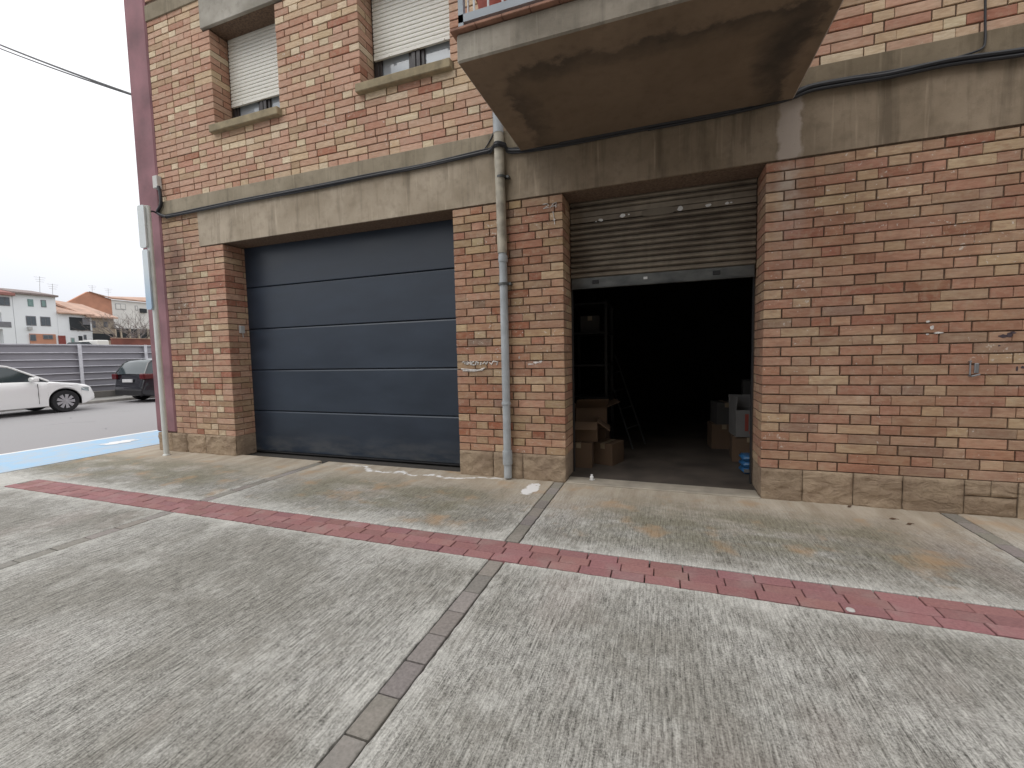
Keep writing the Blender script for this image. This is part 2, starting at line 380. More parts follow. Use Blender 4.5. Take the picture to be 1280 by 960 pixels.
def mortar_mat():
    g = NG('mortar'); p = g.pos(); n = g.noise(p, 40, 4)
    return g.fin(g.mix(g.mr(n, .3, .7), (.085, .055, .04), (.20, .135, .09)), .95, g.bump(n, .5, .005))
def cast_concrete(name, c1, c2, stain=.5, drip=True, island=None):
    g = NG(name); p = g.pos(); x, y, z = g.xyz(p)
    n1 = g.noise(p, 1.6, 6, .62); n2 = g.noise(p, 11, 5, .6); n3 = g.noise(p, 90, 3, .6)
    c = g.mix(g.mr(n1, .32, .68), c1, c2)
    c = g.mix(g.mr(n2, .5, .72, 0, .35), c, tuple(v * .62 for v in c1))
    if drip:
        d1 = g.noise(g.scale(p, (9, 9, .8)), 1, 4, .6); d2 = g.noise(g.scale(p, (28, 28, 1.5)), 1, 3)
        c = g.mix(g.mr(d1, .52, .70, 0, stain), c, tuple(v * .48 for v in c1))
        c = g.mix(g.mr(d2, .60, .74, 0, stain * .7), c, tuple(min(1, v * 1.35) for v in c2))
        rt = g.mr(x, -2.0, -.8, 0, .55)                      # darker and browner right of the drainpipe
        c = g.mix(rt, c, g.mix(1, c, (.47, .385, .31), 'MULTIPLY'))
        pw = g.mt('ABSOLUTE', g.mt('SUBTRACT', x, g.mt('ADD', 1.035, g.mt('MULTIPLY', g.mt('SUBTRACT', g.noise(p, 6, 4), .5), .16))))
        c = g.mix(g.mt('MULTIPLY', g.mr(pw, .10, .075), g.mr(z, 3.62, 3.58, 0, .75)), c, (.46, .39, .34))
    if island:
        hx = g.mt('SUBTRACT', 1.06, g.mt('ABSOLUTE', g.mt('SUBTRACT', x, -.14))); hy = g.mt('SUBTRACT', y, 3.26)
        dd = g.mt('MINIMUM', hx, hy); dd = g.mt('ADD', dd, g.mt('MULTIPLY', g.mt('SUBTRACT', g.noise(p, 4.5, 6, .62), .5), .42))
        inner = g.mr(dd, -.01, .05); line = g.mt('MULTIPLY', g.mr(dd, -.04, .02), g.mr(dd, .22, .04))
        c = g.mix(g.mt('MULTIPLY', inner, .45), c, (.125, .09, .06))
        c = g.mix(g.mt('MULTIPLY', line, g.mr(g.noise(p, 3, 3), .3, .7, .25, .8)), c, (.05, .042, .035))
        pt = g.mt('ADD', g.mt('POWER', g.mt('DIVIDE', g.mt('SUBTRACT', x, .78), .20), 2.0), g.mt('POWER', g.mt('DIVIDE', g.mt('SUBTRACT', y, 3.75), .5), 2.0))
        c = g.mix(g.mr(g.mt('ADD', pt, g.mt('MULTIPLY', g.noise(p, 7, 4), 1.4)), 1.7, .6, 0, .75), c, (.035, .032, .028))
    pit = g.mr(g.vor(p, 26, 1), .10, .05)
    c = g.mix(g.mt('MULTIPLY', pit, .35), c, (.06, .05, .045))
    return g.fin(c, .9, g.bump(g.mt('ADD', n3, g.mt('MULTIPLY', n2, .6)), .35, .004), spec=.25)
def stone_mat():
    g = NG('rough_sandstone'); p = g.pos(); n1 = g.noise(p, 5, 6, .65); n2 = g.noise(p, 28, 5, .65); v = g.noise(g.scale(p, (7, 7, 13)), 1, 6, .6, 1.2)
    c = g.mix(g.mr(n1, .3, .7), (.28, .205, .15), (.42, .325, .235)); c = g.mix(g.mr(n2, .5, .75, 0, .5), c, (.17, .12, .08))
    a = g.n('Attribute'); a.attribute_name = 'tint'; c = g.mix(1, c, a.outputs['Color'], 'MULTIPLY')
    return g.fin(c, .92, g.bump(g.mt('ADD', g.mt('MULTIPLY', v, 1.6), g.mt('MULTIPLY', n2, .4)), 1, .014), spec=.2)
M_BRICK = brick_mat(); M_MORT = mortar_mat()
M_LINT = cast_concrete('cast_concrete_lintel', (.285, .235, .172), (.455, .385, .30), .6)
M_BAND = cast_concrete('cast_concrete_band', (.22, .185, .13), (.35, .30, .225), .45)
M_BALC = cast_concrete('balcony_face_concrete', (.24, .225, .19), (.47, .445, .39), .45, True)
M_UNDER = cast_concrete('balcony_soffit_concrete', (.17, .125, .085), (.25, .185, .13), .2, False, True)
M_PEBB = cast_concrete('pebbled_concrete', (.27, .25, .21), (.45, .42, .37), .3, False)
M_SILL = simple('sill_concrete', (.33, .27, .17), .9, var=.25, sc=8, bump=.3)
M_STONE = stone_mat()
M_MAROON = simple('maroon_render', (.30, .155, .172), .85, var=.26, sc=2.2, bump=.25)
M_DARKROOM = simple('shade_darkened_plaster', (.03, .027, .025), .95, var=.3, sc=2, bump=.3)  # room's shade put into the plaster colour, near black
M_ROOMFL = simple('storage_floor_concrete', (.085, .068, .055), .85, var=.4, sc=2.2, bump=.3)  # floor colour darkened to stand in for the room's shade
M_TILE = simple('terracotta_edging', (.36, .19, .13), .8, var=.3, sc=9)

PAL = [((.46, .325, .20), 4), ((.56, .43, .28), 1.6), ((.43, .255, .17), 6), ((.40, .205, .135), 4), ((.34, .14, .085), 1.6), ((.41, .285, .185), 4), ((.29, .20, .15), 1.0), ((.48, .30, .205), 5)]
PALW = [w_ for _, w_ in PAL]
def brick_col(rs, z, hdr, x=0):
    wts = list(PALW)
    if z > 3.7 or x < -5.9:
        up = z > 3.7
        c = rs.choices([(.51, .315, .228), (.54, .355, .26), (.46, .255, .18), (.57, .43, .29), (.67, .56, .40), (.38, .17, .115), (.42, .29, .19)],
                       [7, 6, 3, 3 + 5 * hdr, 1.2 + 6.5 * hdr, .6 if up else 2, 1 if up else 4])[0]; k = rs.uniform(.9, 1.08)
        return tuple(v * k * rs.uniform(.98, 1.02) for v in c)
    if x > .8 and z < 3.2:
        c = rs.choices([(.48, .295, .205), (.45, .25, .175), (.50, .34, .235), (.54, .395, .265), (.39, .19, .13), (.38, .265, .195)], [6, 5, 4.5, 2.4 + 2.4 * hdr, 1.5, 1.2])[0]; k = rs.uniform(.88, 1.1)
        return tuple(v * k * rs.uniform(.97, 1.03) for v in c)
    if z > 3.7: wts[7] += 5; wts[2] += 3; wts[4] *= .15; wts[6] *= .3; wts[5] *= .5
    if hdr: wts[1] += 4 if z > 3.7 or x < -5 else 1.5; wts[0] += 3
    c = rs.choices([c for c, _ in PAL], wts)[0]; k = rs.uniform(.86, 1.12)
    return tuple(v * k * rs.uniform(.96, 1.04) for v in c)

COURSE = (3.066 - .292) / 32
XL, XR = -7.18, 7.2
OPEN = [(-5.93, -2.28, -1, 3.07, .33), (-1.005, .86, -1, 3.07, .40), (-5.93, -4.74, 4.66, 5.98, .27), (-3.46, -2.25, 4.66, 5.98, .27), (-1.05, .65, 3.8, 6.2, .2), (2.9, 4.1, 4.66, 5.98, .27)]
BLOCK = [(-6.39, 99, 3.07, 3.60), (-6.06, -4.60, 5.98, 7.3), (-3.60, -2.10, 5.98, 7.3), (2.75, 4.25, 5.98, 7.3), (-8, -6.06, 6.38, 6.60), (-8, 99, 3.60, 3.80)]
def intervals(z0, z1):
    cuts = []
    for (a, b_, c, d_, dep) in OPEN:
        if z0 < d_ - .02 and z1 > c + .02: cuts.append((a, b_, dep, c, d_))
    for (a, b_, c, d_) in BLOCK:
        if z0 < d_ - .02 and z1 > c + .02: cuts.append((a, b_, 0, c, d_))
    cuts.sort(); out = []; x = XL; ld = 0
    for a, b_, dep, c, d_ in cuts:
        if a > x + .01: out.append((x, min(a, XR), ld, dep))
        if b_ > x: x = b_; ld = dep
    if x < XR - .01: out.append((x, XR, ld, 0))
    return out
def brick(b, x0, x1, z0, z1, y, dep, rs, hdr):
    j = rs.uniform(-.002, .0025); y0 = y + j; w_ = [rs.uniform(-.0018, .0018) for _ in range(4)]
    a0, a1, c0, c1 = x0 + w_[0], x1 + w_[1], z0 + w_[2], z1 + w_[3]; e = .0035; t = rs.uniform(-.0015, .0015)
    vs = []
    for (yy, q) in ((y + dep, 0), (y0 + .004, 0), (y0, e)):
        vs += [(a0 + q, yy + (t if q else 0), c0 + q), (a1 - q, yy - (t if q else 0), c0 + q), (a1 - q, yy - (t if q else 0), c1 - q), (a0 + q, yy + (t if q else 0), c1 - q)]
    fs = [(8, 9, 10, 11)]
    for k in (0, 4):
        for i in range(4): fs.append((k + i, k + (i + 1) % 4, k + 4 + (i + 1) % 4, k + 4 + i))
    cc = brick_col(rs, z0, hdr, x0)
    if z0 > 3.7: cc = tuple(v_ * q_ for v_, q_ in zip(cc, (1.12, 1.13, 1.15)))
    b.add(vs, fs, 0, cc)
def brick_wall():
    rs = random.Random(11); b = MB(); S, H, J = .295, .138, .0115
    zrows = [.292 + i * COURSE for i in range(38)] + [3.80 + i * COURSE for i in range(44)]
    for ri, z0 in enumerate(zrows):
        z1 = z0 + COURSE - .0105
        low = z0 < 3.79
        if low and z0 > 3.58: continue
        if z1 > 7.35: continue
        for (xa, xb, dl, dr) in intervals(z0, z1):
            par = ri % 2
            x = xa; hdr = par == 0; first = True
            seq = []
            if not first: pass
            while x < xb - .02:
                L = H if hdr else S
                if first and not hdr and dl: L = H * 1.62
                if rs.random() < .035 and not first: L = H if not hdr else S
                x2 = x + L
                if xb - x2 < .085: x2 = xb
                seq.append((x, min(x2, xb), hdr)); hdr = (not hdr) if rs.random() > .025 else hdr; x = x2 + (J if rs.random() > (.42 if xa > .5 else .2) else .0035); first = False
            for i, (p, q, h_) in enumerate(seq):
                dep = .085
                if i == 0 and dl: dep = (.14, .285)[par]
                if i == len(seq) - 1 and dr: dep = (.14, .285)[par]
                dep = min(dep, max(dl if i == 0 else 0, dr if i == len(seq) - 1 else 0) or dep)
                brick(b, p, q, z0, z1, D, dep, rs, h_)
            # bricks turning into the reveals
            for side, dep in ((xa, dl), (xb, dr)):
                if not dep: continue
                y = D + (.14, .285)[par] + J; sgn = 1 if side == xb and dep is dr and side > xa else -1
                sgn = -1 if side == xa else 1
                while y < D + dep - .03:
                    y2 = min(y + S, D + dep); c = brick_col(rs, z0, False, side - .02)
                    x0_, x1_ = (side - .08, side) if sgn > 0 else (side, side + .08)
                    b.box((x0_, y, z0), (x1_, y2, z1), 0, c); y = y2 + J
    # mortar core behind the faces
    zs = sorted(set([.0, .292, 7.4] + [v for o in OPEN for v in o[2:4] if 0 < v < 7.4] + [v for o in BLOCK for v in o[2:4] if 0 < v < 7.4]))
    for z0, z1 in zip(zs[:-1], zs[1:]):
        zz = (z0 + z1) / 2; cuts = sorted([(a, b_) for a, b_, c, d_, _ in OPEN if c < zz < d_]); x = XL
        for a, b_ in cuts:
            b.box((x + (.008 if x > XL else 0), D + .014, z0), (a - .008, D + .5, z1), 1); x = b_
        b.box((x + .008, D + .014, z0), (XR, D + .5, z1), 1)
    return b
BLD = thing('brick_building', 'red and buff brick building with grey garage door and half raised roller shutter', 'building', (-3, D, 0))
BLD_OFF = Vector((-3, D, 0))
def fix(o):                      # parts are written in world coordinates; keep them there under the Empty
    o.matrix_parent_inverse = Matrix.Translation(-BLD_OFF); return o
fix(brick_wall().build('wall', [M_BRICK, M_MORT], BLD, color=True, recalc=True))

b = MB(); b.box((-6.39, D - .008, 3.072), (XR, D + .42, 3.6))
fix(b.build('lintel', M_LINT, BLD))
b = MB(); b.cbox((XL, D - .022, 3.602), (XR, D + .1, 3.80), .006); fix(b.build('concrete_band', M_BAND, BLD))
b = MB(); b.cbox((XL, D - .018, 6.38), (-6.062, D + .1, 6.6), .006); fix(b.build('concrete_band', M_BAND, BLD))
for x0, x1 in ((-6.06, -4.60), (-3.60, -2.10), (2.75, 4.25)):
    b = MB(); b.cbox((x0, D - .028, 5.982), (x1, D + .3, 7.3), .006); fix(b.build('window_lintel', M_PEBB, BLD))
# stone plinth
def plinth(segs, b, rs):
    def stone(x0, x1, z0, z1, y, dep):
        nx, nz = max(3, int((x1 - x0) / .018)), max(3, int((z1 - z0) / .018)); t = rs.uniform(.85, 1.12); base = len(b.v)
        for k in range(nz + 1):
            for i in range(nx + 1):
                e = 1 if 0 < i < nx and 0 < k < nz else 0
                b.v.append((x0 + (x1 - x0) * i / nx + rs.uniform(-.001, .001), y - (max(0, .012 + .016 * mnoise.noise(Vector((x0 * 7 + 9 * (x1 - x0) * i / nx, 3.1, 9 * z0 + 11 * (z1 - z0) * k / nz))) + .014 * abs(mnoise.noise(Vector((x0 * 3 + 22 * (x1 - x0) * i / nx, 7.7, 24 * (z1 - z0) * k / nz))))) if e else 0), z0 + (z1 - z0) * k / nz))
        for k in range(nz):
            for i in range(nx):
                a = base + k * (nx + 1) + i; b.face((a, a + 1, a + nx + 2, a + nx + 1), 0, (t, t, t * .97))
        b.box((x0 + .001, y + .012, z0 + .001), (x1 - .001, y + dep, z1 - .001), 0, (t, t, t))
    for xa, xb in segs:
        x = xa
        while x < xb - .01:
            L = rs.uniform(.33, .43) if xb - xa > 2 else rs.uniform(.30, .45)
            if xb - x - L < .2: L = xb - x
            if rs.random() < .1 and L < .36:
                stone(x + .003, x + L * .5, .16, .288, D, .3); stone(x + L * .5 + .004, x + L - .003, .16, .288, D, .3); stone(x + .003, x + L - .003, 0, .155, D, .3)
            else: stone(x + .003, x + L - .003, -.02, .288, D - rs.uniform(0, .006), .3)
            x += L
    for xa, dep in [q for q in ((-5.93, .33), (-2.28, .33), (-1.005, .4), (.86, .4)) if q[0] in segs[0]]:
        s = {-5.93: -1, -2.28: 1, -1.005: -1, .86: 1}[xa]
        a, c = (xa - .05, xa - .002) if s < 0 else (xa + .002, xa + .05)
        b.box((a, D + .12, -.02), (c, D + dep, .286), 0, (.85, .85, .85))
    return b
rsp = random.Random(21)
for sg in ((-7.62, -5.93), (-2.28, -1.005), (.86, XR)): fix(plinth([sg], MB(), rsp).build('plinth', M_STONE, BLD, color=True, smooth=True, angle=60))
b = MB(); b.cbox((-7.63, D - .02, .30), (XL - .003, 12, 7.4), .02); fix(b.build('painted_corner_pilaster', M_MAROON, BLD))
b = MB(); b.box((-7.60, D + .3, .0), (-7.3, 12, .30)); fix(b.build('side_plinth', M_STONE, BLD, color=True))
b = MB(); b.box((-7.7, D - .15, 7.42), (XR, 12.2, 7.6)); fix(b.build('roof_slab', M_BAND, BLD))
b = MB(); b.box((XR + .002, D + .01, 0), (XR + .3, 12, 7.4)); b.box((-7.17, 11.7, 0), (XR, 12, 7.4)); b.box((-7.17, D + .52, 3.3), (XR, 11.69, 3.5)); fix(b.build('rear_wall', M_MORT, BLD))

# garage door
M_DOOR = NG('slate_powder_coat'); g = M_DOOR; p = g.pos(); n = g.noise(g.scale(p, (1, 1, 3)), 1.2, 5, .6); f2 = g.noise(p, 260, 2)
c = g.mix(g.mr(n, .35, .7), (.016, .025, .040), (.024, .036, .056))
dust = g.mr(g.xyz(p)[2], .35, .0, 0, .35); c = g.mix(g.mt('MULTIPLY', dust, g.mr(g.noise(g.scale(p, (3, 3, 10)), 1, 5), .4, .65)), c, (.17, .165, .15))
M_DOOR = g.fin(c, g.mr(n, .3, .7, .30, .42), g.bump(f2, .06, .001), spec=.45)
M_BLACKM = simple('black_rubber', (.02, .02, .022), .6)
b = MB(); Yd = D + .33
b.box((-5.98, Yd + .045, 0), (-2.23, Yd + .10, 3.1)); gd = fix(b.build('garage_door', M_BLACKM, BLD))
for i in range(5):
    z0 = .017 + i * .6165; z1 = min(z0 + .6165, 3.09); b = MB(); X0, X1 = -5.965, -2.245
    prof = [(Yd + .045, z0 + .002), (Yd + .012, z0 + .002), (Yd + .003, z0 + .006), (Yd, z0 + .012), (Yd, z1 - .024), (Yd + .007, z1 - .010), (Yd + .020, z1 - .003), (Yd + .045, z1 - .004)]
    b.prism(prof, 0, X0, X1); o = fix(b.build('panel', M_DOOR, gd)); o.matrix_parent_inverse = Matrix.Identity(4)
b = MB(); b.box((-5.96, Yd - .004, .0), (-2.25, Yd + .044, .017)); o = b.build('bottom_seal', M_BLACKM, gd)
# small grey key switch on the left reveal
kp = XP(301.5, 412, -5.93)
b = MB(); b.cbox((-5.93, kp.y - .04, kp.z - .055), (-5.90, kp.y + .04, kp.z + .055), .006); b.tube([(-5.915, kp.y + .01, kp.z - .05), (-5.922, kp.y + .02, kp.z - .12)], .006, 6)
fix(b.build('key_switch', simple('pale_grey_plastic', (.5, .5, .5), .5), BLD))

# roller shutter
g = NG('grimy_galvanised_steel'); p = g.pos(); n = g.noise(g.scale(p, (1.5, 1, 5)), 1.5, 6, .65); n2 = g.noise(g.scale(p, (12, 1, 2)), 1, 4)
c = g.mix(g.mr(n, .3, .7), (.13, .105, .08), (.30, .26, .205)); c = g.mix(g.mr(n2, .5, .75, 0, .3), c, (.10, .07, .05)); zf = g.mt('FRACT', g.mt('DIVIDE', g.mt('SUBTRACT', g.xyz(p)[2], 2.24), .0605)); c = g.mix(g.mr(zf, .78, .86, 0, .8), c, (.03, .022, .016))
M_ROLL = g.fin(c, .55, None, .35)
g = NG('weathered_zinc_rail'); p = g.pos(); n = g.noise(g.scale(p, (6, 1, 12)), 1, 5)
M_RAIL = g.fin(g.mix(g.mr(n, .3, .7), (.075, .08, .08), (.16, .165, .16)), .5, None, .5)
Yr = D + .37; b = MB(); prof = []; z = 2.24; pitch = .0605
zs_ = []
while z < 3.12:
    if 2.80 < z < 2.93: prof += [(Yr - .006, z), (Yr - .006, z + pitch)]
    else: prof += [(Yr + .002, z), (Yr - .020, z + .010), (Yr - .024, z + .026), (Yr - .016, z + .042), (Yr + .006, z + .052)]
    z += pitch
back = [(Yr + .03, prof[-1][1]), (Yr + .03, 2.24)]
b.prism(prof + back, 0, -.995, .85); rsh = fix(b.build('roller_shutter', M_ROLL, BLD))
b = MB(); b.cbox((-.99, Yr - .012, 2.125), (.845, Yr + .02, 2.238), .004); b.box((-.99, Yr - .04, 2.118), (.845, Yr + .02, 2.124))
b.build('bottom_rail', M_RAIL, rsh)
for hx in (-.72, .50):
    b = MB(); b.cbox((hx - .035, Yr - .022, 2.165), (hx + .035, Yr - .0125, 2.205), .003); b.build('shutter_latch', M_BLACKM, rsh)
b = MB(); b.prism([(-.06 + .17 * math.copysign(abs(math.cos(t)) ** .6, math.cos(t)), 2.866 + .036 * math.copysign(abs(math.sin(t)) ** .6, math.sin(t))) for t in [i * 2 * math.pi / 28 for i in range(28)]], 1, Yr - .014, Yr - .0065)
b.tube([(-.03, Yr - .018, 2.86), (-.03, Yr - .013, 2.86)], .011, 10, 0)
b.build('lock_plate', simple('dull_brass_plate', (.22, .19, .15), .5, .5), rsh)
rs = random.Random(4); M_WPATCH = simple('matte_white_patch', (.75, .75, .74), .8)  # small matte white patches on the shutter
for (px, py, wx, wz) in ((751, 275, .028, .016), (745, 277, .01, .006), (778, 269.5, .03, .022), (786, 268, .01, .008), (850.5, 260.5, .032, .024), (885.5, 256.5, .032, .018), (909, 254, .02, .014), (914, 253, .012, .008)):
    q = F(px, py, Yr - .0075); n = 9; b = MB()
    b.prism([(q.x + wx * math.cos(6.283 * i / n) * rs.uniform(.75, 1.1), q.z + wz * math.sin(6.283 * i / n) * rs.uniform(.75, 1.1)) for i in range(n)], 1, Yr - .0085, Yr - .0064)
    b.build('white_patch', M_WPATCH, rsh)
b = MB(); b.box((-.21, Yr - .0135, 2.175), (-.17, Yr - .0125, 2.20)); b.build('white_patch', M_WPATCH, rsh)
for x0 in (-1.0, .838):
    b = MB(); b.box((x0, Yr + .031, 0), (x0 + .014, Yr + .07, 3.12)); fix(b.build('guide_rail', M_BLACKM, BLD))
b = MB(); b.cbox((-1.0, 4.47, -.03), (.855, 4.70, .016), .008); fix(b.build('threshold', simple('threshold_cement', (.36, .32, .26), .9, var=.2, sc=5, bump=.3), BLD))
# storage room behind
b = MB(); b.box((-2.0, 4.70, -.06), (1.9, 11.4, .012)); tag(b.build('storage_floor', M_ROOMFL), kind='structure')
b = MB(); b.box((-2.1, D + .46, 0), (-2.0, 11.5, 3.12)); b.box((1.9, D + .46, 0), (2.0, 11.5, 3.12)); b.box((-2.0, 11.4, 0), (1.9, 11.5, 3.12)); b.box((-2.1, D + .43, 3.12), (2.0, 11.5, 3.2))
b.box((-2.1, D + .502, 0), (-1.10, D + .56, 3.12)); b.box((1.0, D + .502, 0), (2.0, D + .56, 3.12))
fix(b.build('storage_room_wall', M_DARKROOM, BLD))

# windows with blinds
M_BLIND = simple('cream_blind_slat', (.76, .745, .68), .5, var=.05, sc=3)
M_BROWNF = simple('dark_brown_frame', (.035, .028, .028), .45)
g = NG('window_glass'); M_GLASS = g.fin((.36, .40, .44), .06, None, 0, .9)  # whitish base stands in for sky reflection and a curtain behind
def window(x0, x1, zb):
    Yw = D + .27; z0, z1 = 4.67, 6.0; b = MB(); xm = (x0 + x1) / 2
    for a, c_ in ((x0, x0 + .06), (x1 - .06, x1)): b.cbox((a, Yw + .02, z0), (c_, Yw + .09, z1), .004)
    b.cbox((x0, Yw + .02, z0), (x1, Yw + .09, z0 + .055), .004); b.cbox((x0, Yw + .02, z1 - .05), (x1, Yw + .09, z1), .004)
    for a in (xm - .06, xm + .005): b.cbox((a, Yw + .01, z0 + .04), (a + .055, Yw + .08, z1 - .04), .004)
    for a, c_ in ((x0 + .06, xm - .065), (xm + .065, x1 - .06)):
        b.cbox((a, Yw + .03, z0 + .055), (a + .045, Yw + .08, z1 - .05), .004); b.cbox((c_ - .045, Yw + .03, z0 + .055), (c_, Yw + .08, z1 - .05), .004); b.cbox((a, Yw + .03, z0 + .055), (c_, Yw + .08, z0 + .1), .004)
    wn = fix(b.build('window', M_BROWNF, BLD))
    b = MB(); b.box((x0 + .05, Yw + .055, z0 + .04), (x1 - .05, Yw + .065, z1 - .04)); b.build('pane', M_GLASS, wn)
    b = MB(); prof = []; z = zb
    prof = [(Yw - .012, z), (Yw - .012, z + .04)]; z += .044
    while z < z1 - .004: prof += [(Yw + .010, z), (Yw - .008, z + .005), (Yw - .010, z + .025), (Yw - .006, z + .042), (Yw + .010, z + .046)]; z += .049
    prof += [(Yw + .018, z), (Yw + .018, zb)]
    b.prism(prof, 0, x0 + .02, x1 - .02)
    for a in (x0 + .22, x1 - .22): b.box((a, Yw - .03, zb - .012), (a + .03, Yw - .010, zb + .012))
    b.build('blind', M_BLIND, wn)
    b = MB(); b.cbox((x0 - .03, D - .075, 4.565), (x1 + .03, Yw + .02, 4.665), .008); b.build('sill', M_SILL, wn)
for x0, x1, zb in ((-5.93, -4.74, 5.05), (-3.46, -2.25, 5.11), (2.9, 4.1, 5.0)): window(x0, x1, zb)
# balcony door behind the balcony
b = MB(); b.box((-1.05, D + .2, 3.8), (.65, D + .26, 6.2)); dr = fix(b.build('balcony_door', M_BROWNF, BLD))
b = MB(); b.box((-.95, D + .19, 3.9), (-.25, D + .199, 6.1)); b.box((-.15, D + .19, 3.9), (.55, D + .199, 6.1)); b.build('pane', M_GLASS, dr)
# balcony
bx0, bx1, by0, zb0, zb1 = -1.44, 1.05, 3.0, 3.545, 3.745
b = MB(); b.cbox((bx0, by0, zb0), (bx1, D - .021, zb1), .012)
bal = fix(b.build('balcony', [M_BALC, M_UNDER], BLD))
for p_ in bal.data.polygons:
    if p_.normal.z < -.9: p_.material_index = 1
b = MB(); x = bx0 - .035
while x < bx1: b.cbox((x, by0 - .035, zb1 + .002), (min(x + .2, bx1 + .03), by0 + .12, zb1 + .022), .003); x += .203
y = by0 + .125
while y < D - .1: b.cbox((bx0 - .035, y, zb1 + .002), (bx0 + .12, min(y + .2, D - .03), zb1 + .022), .003); y += .203
b.build('edge_tiles', M_TILE, bal)
M_RAILP = simple('grey_blue_railing_paint', (.30, .34, .38), .45, var=.1, sc=6)
M_BAR = simple('white_railing_bar_paint', (.62, .63, .64), .45)
b = MB(); zr = zb1 + .04
for (p_, q_) in (((bx0 + .02, by0 + .0), (bx1 - .02, by0 + .04)), ((bx0 + .02, by0 + .04), (bx0 + .06, D - .02)), ((bx1 - .06, by0 + .04), (bx1 - .02, D - .02))):
    b.box((p_[0], p_[1], zr + .03), (q_[0], q_[1], zr + .085)); b.box((p_[0], p_[1], zr + .95), (q_[0], q_[1], zr + .99))
for xx in (bx0 + .02, (bx0 + bx1) / 2, bx1 - .06): b.box((xx, by0, zb1 + .02), (xx + .04, by0 + .04, zr + .95))
rl = b.build('railing', M_RAILP, bal)
def bar(x, y): b = MB(); b.tube([(x, y, zr + .08), (x, y, zr + .95)], .008, 6); b.build('railing_bar', M_BAR, bal)
x = bx0 + .14
while x < bx1 - .1: bar(x, by0 + .02); x += .11
y = by0 + .14
while y < D - .1: bar(bx0 + .04, y); bar(bx1 - .04, y); y += .11
# flower pots on the balcony
M_POT = simple('terracotta_red_pot', (.42, .09, .06), .7, var=.2); M_LEAF = simple('pot_leaf', (.07, .13, .035), .6)
def pot(x, y, rad, h, name, label, first=None):
    t = thing(name, label, 'flower pot', (x, y, zb1 + .022), 0, 'flower pots behind the balcony railing')
    b = MB(); b.lathe([(rad * .75, 0), (rad, h * .85), (rad * 1.1, h * .85), (rad * 1.1, h), (rad * .95, h), (rad * .9, h * .9), (.001, h * .9)], (0, 0, 0), 2, 20); b.build('pot', M_POT, t, smooth=True)
    b = MB(); rs = random.Random(int(x * 100))
    for i in range(60):
        a, rr, zz = rs.uniform(0, 6.28), rs.uniform(0, rad * 1.3), h + rs.uniform(0, .22); c_ = Vector((rr * math.cos(a), rr * math.sin(a), zz))
        u = Vector((rs.uniform(-1, 1), rs.uniform(-1, 1), rs.uniform(-.4, .8))).normalized() * .04; v = u.cross(Vector((rs.uniform(-1, 1), rs.uniform(-1, 1), 1))).normalized() * .018
        b.add([c_ - u, c_ + v, c_ + u, c_ - v], [(0, 1, 2, 3)])
    b.tube([(0, 0, h * .9), (0, 0, h + .15)], .008, 5)
    b.build('plant', M_LEAF, t, recalc=False)
pot(-1.20, 3.22, .15, .40, 'flower_pot', 'red flower pot nearest the left corner of the balcony')
pot(-.86, 3.23, .13, .38, 'flower_pot', 'red flower pot second from the left balcony corner, behind the rail')

# drainpipe
M_PVC = simple('blue_grey_pvc', (.40, .43, .45), .45, var=.18, sc=5); M_PVCOLD = simple('aged_cream_pipe', (.47, .43, .35), .7, var=.35, sc=7, bump=.2)
b = MB(); px_, py_ = -1.655, D - .062
b.tube([(px_, py_, .02), (px_, py_, 2.30), (px_ - .005, py_, 2.52)], .044, 18); dp = fix(b.build('drainpipe', M_PVC, BLD, smooth=True))
b = MB(); b.tube([(px_ - .005, py_, 2.50), (px_ - .01, py_, 3.0), (px_ - .02, py_, 3.78)], .053, 18); b.build('old_pipe', M_PVCOLD, dp, smooth=True)
b = MB(); b.tube([(px_ - .02, py_, 3.76), (px_ - .025, py_, 4.2), (px_ - .03, py_, 7.4)], .056, 18); b.build('upper_pipe', M_PVC, dp, smooth=True)
for zc, h_, rr in ((.25, .16, .052), (2.44, .07, .0495), (.86, .03, .05)):
    b = MB(); b.lathe([(rr, -h_ / 2), (rr + .002, -h_ / 2 + .01), (rr + .002, h_ / 2 - .01), (rr, h_ / 2)], (px_, py_, zc), 2, 18); b.build('pipe_collar', M_PVC, dp, smooth=True)
for zc in (2.17, 3.3):
    b = MB(); b.lathe([(.058, -.012), (.058, .012)], (px_, py_, zc), 2, 18); b.box((px_ + .05, py_ - .006, zc - .012), (px_ + .085, py_ + .055, zc + .012)); b.build('pipe_clamp', M_RAIL, dp)
# junction box at the corner
jb = F(196.5, 227, D - .04)
b = MB(); b.cbox((jb.x - .06, D - .07, jb.z - .10), (jb.x + .04, D - .002, jb.z + .08), .006); fix(b.build('junction_box', simple('white_box_plastic', (.62, .61, .58), .5), BLD))
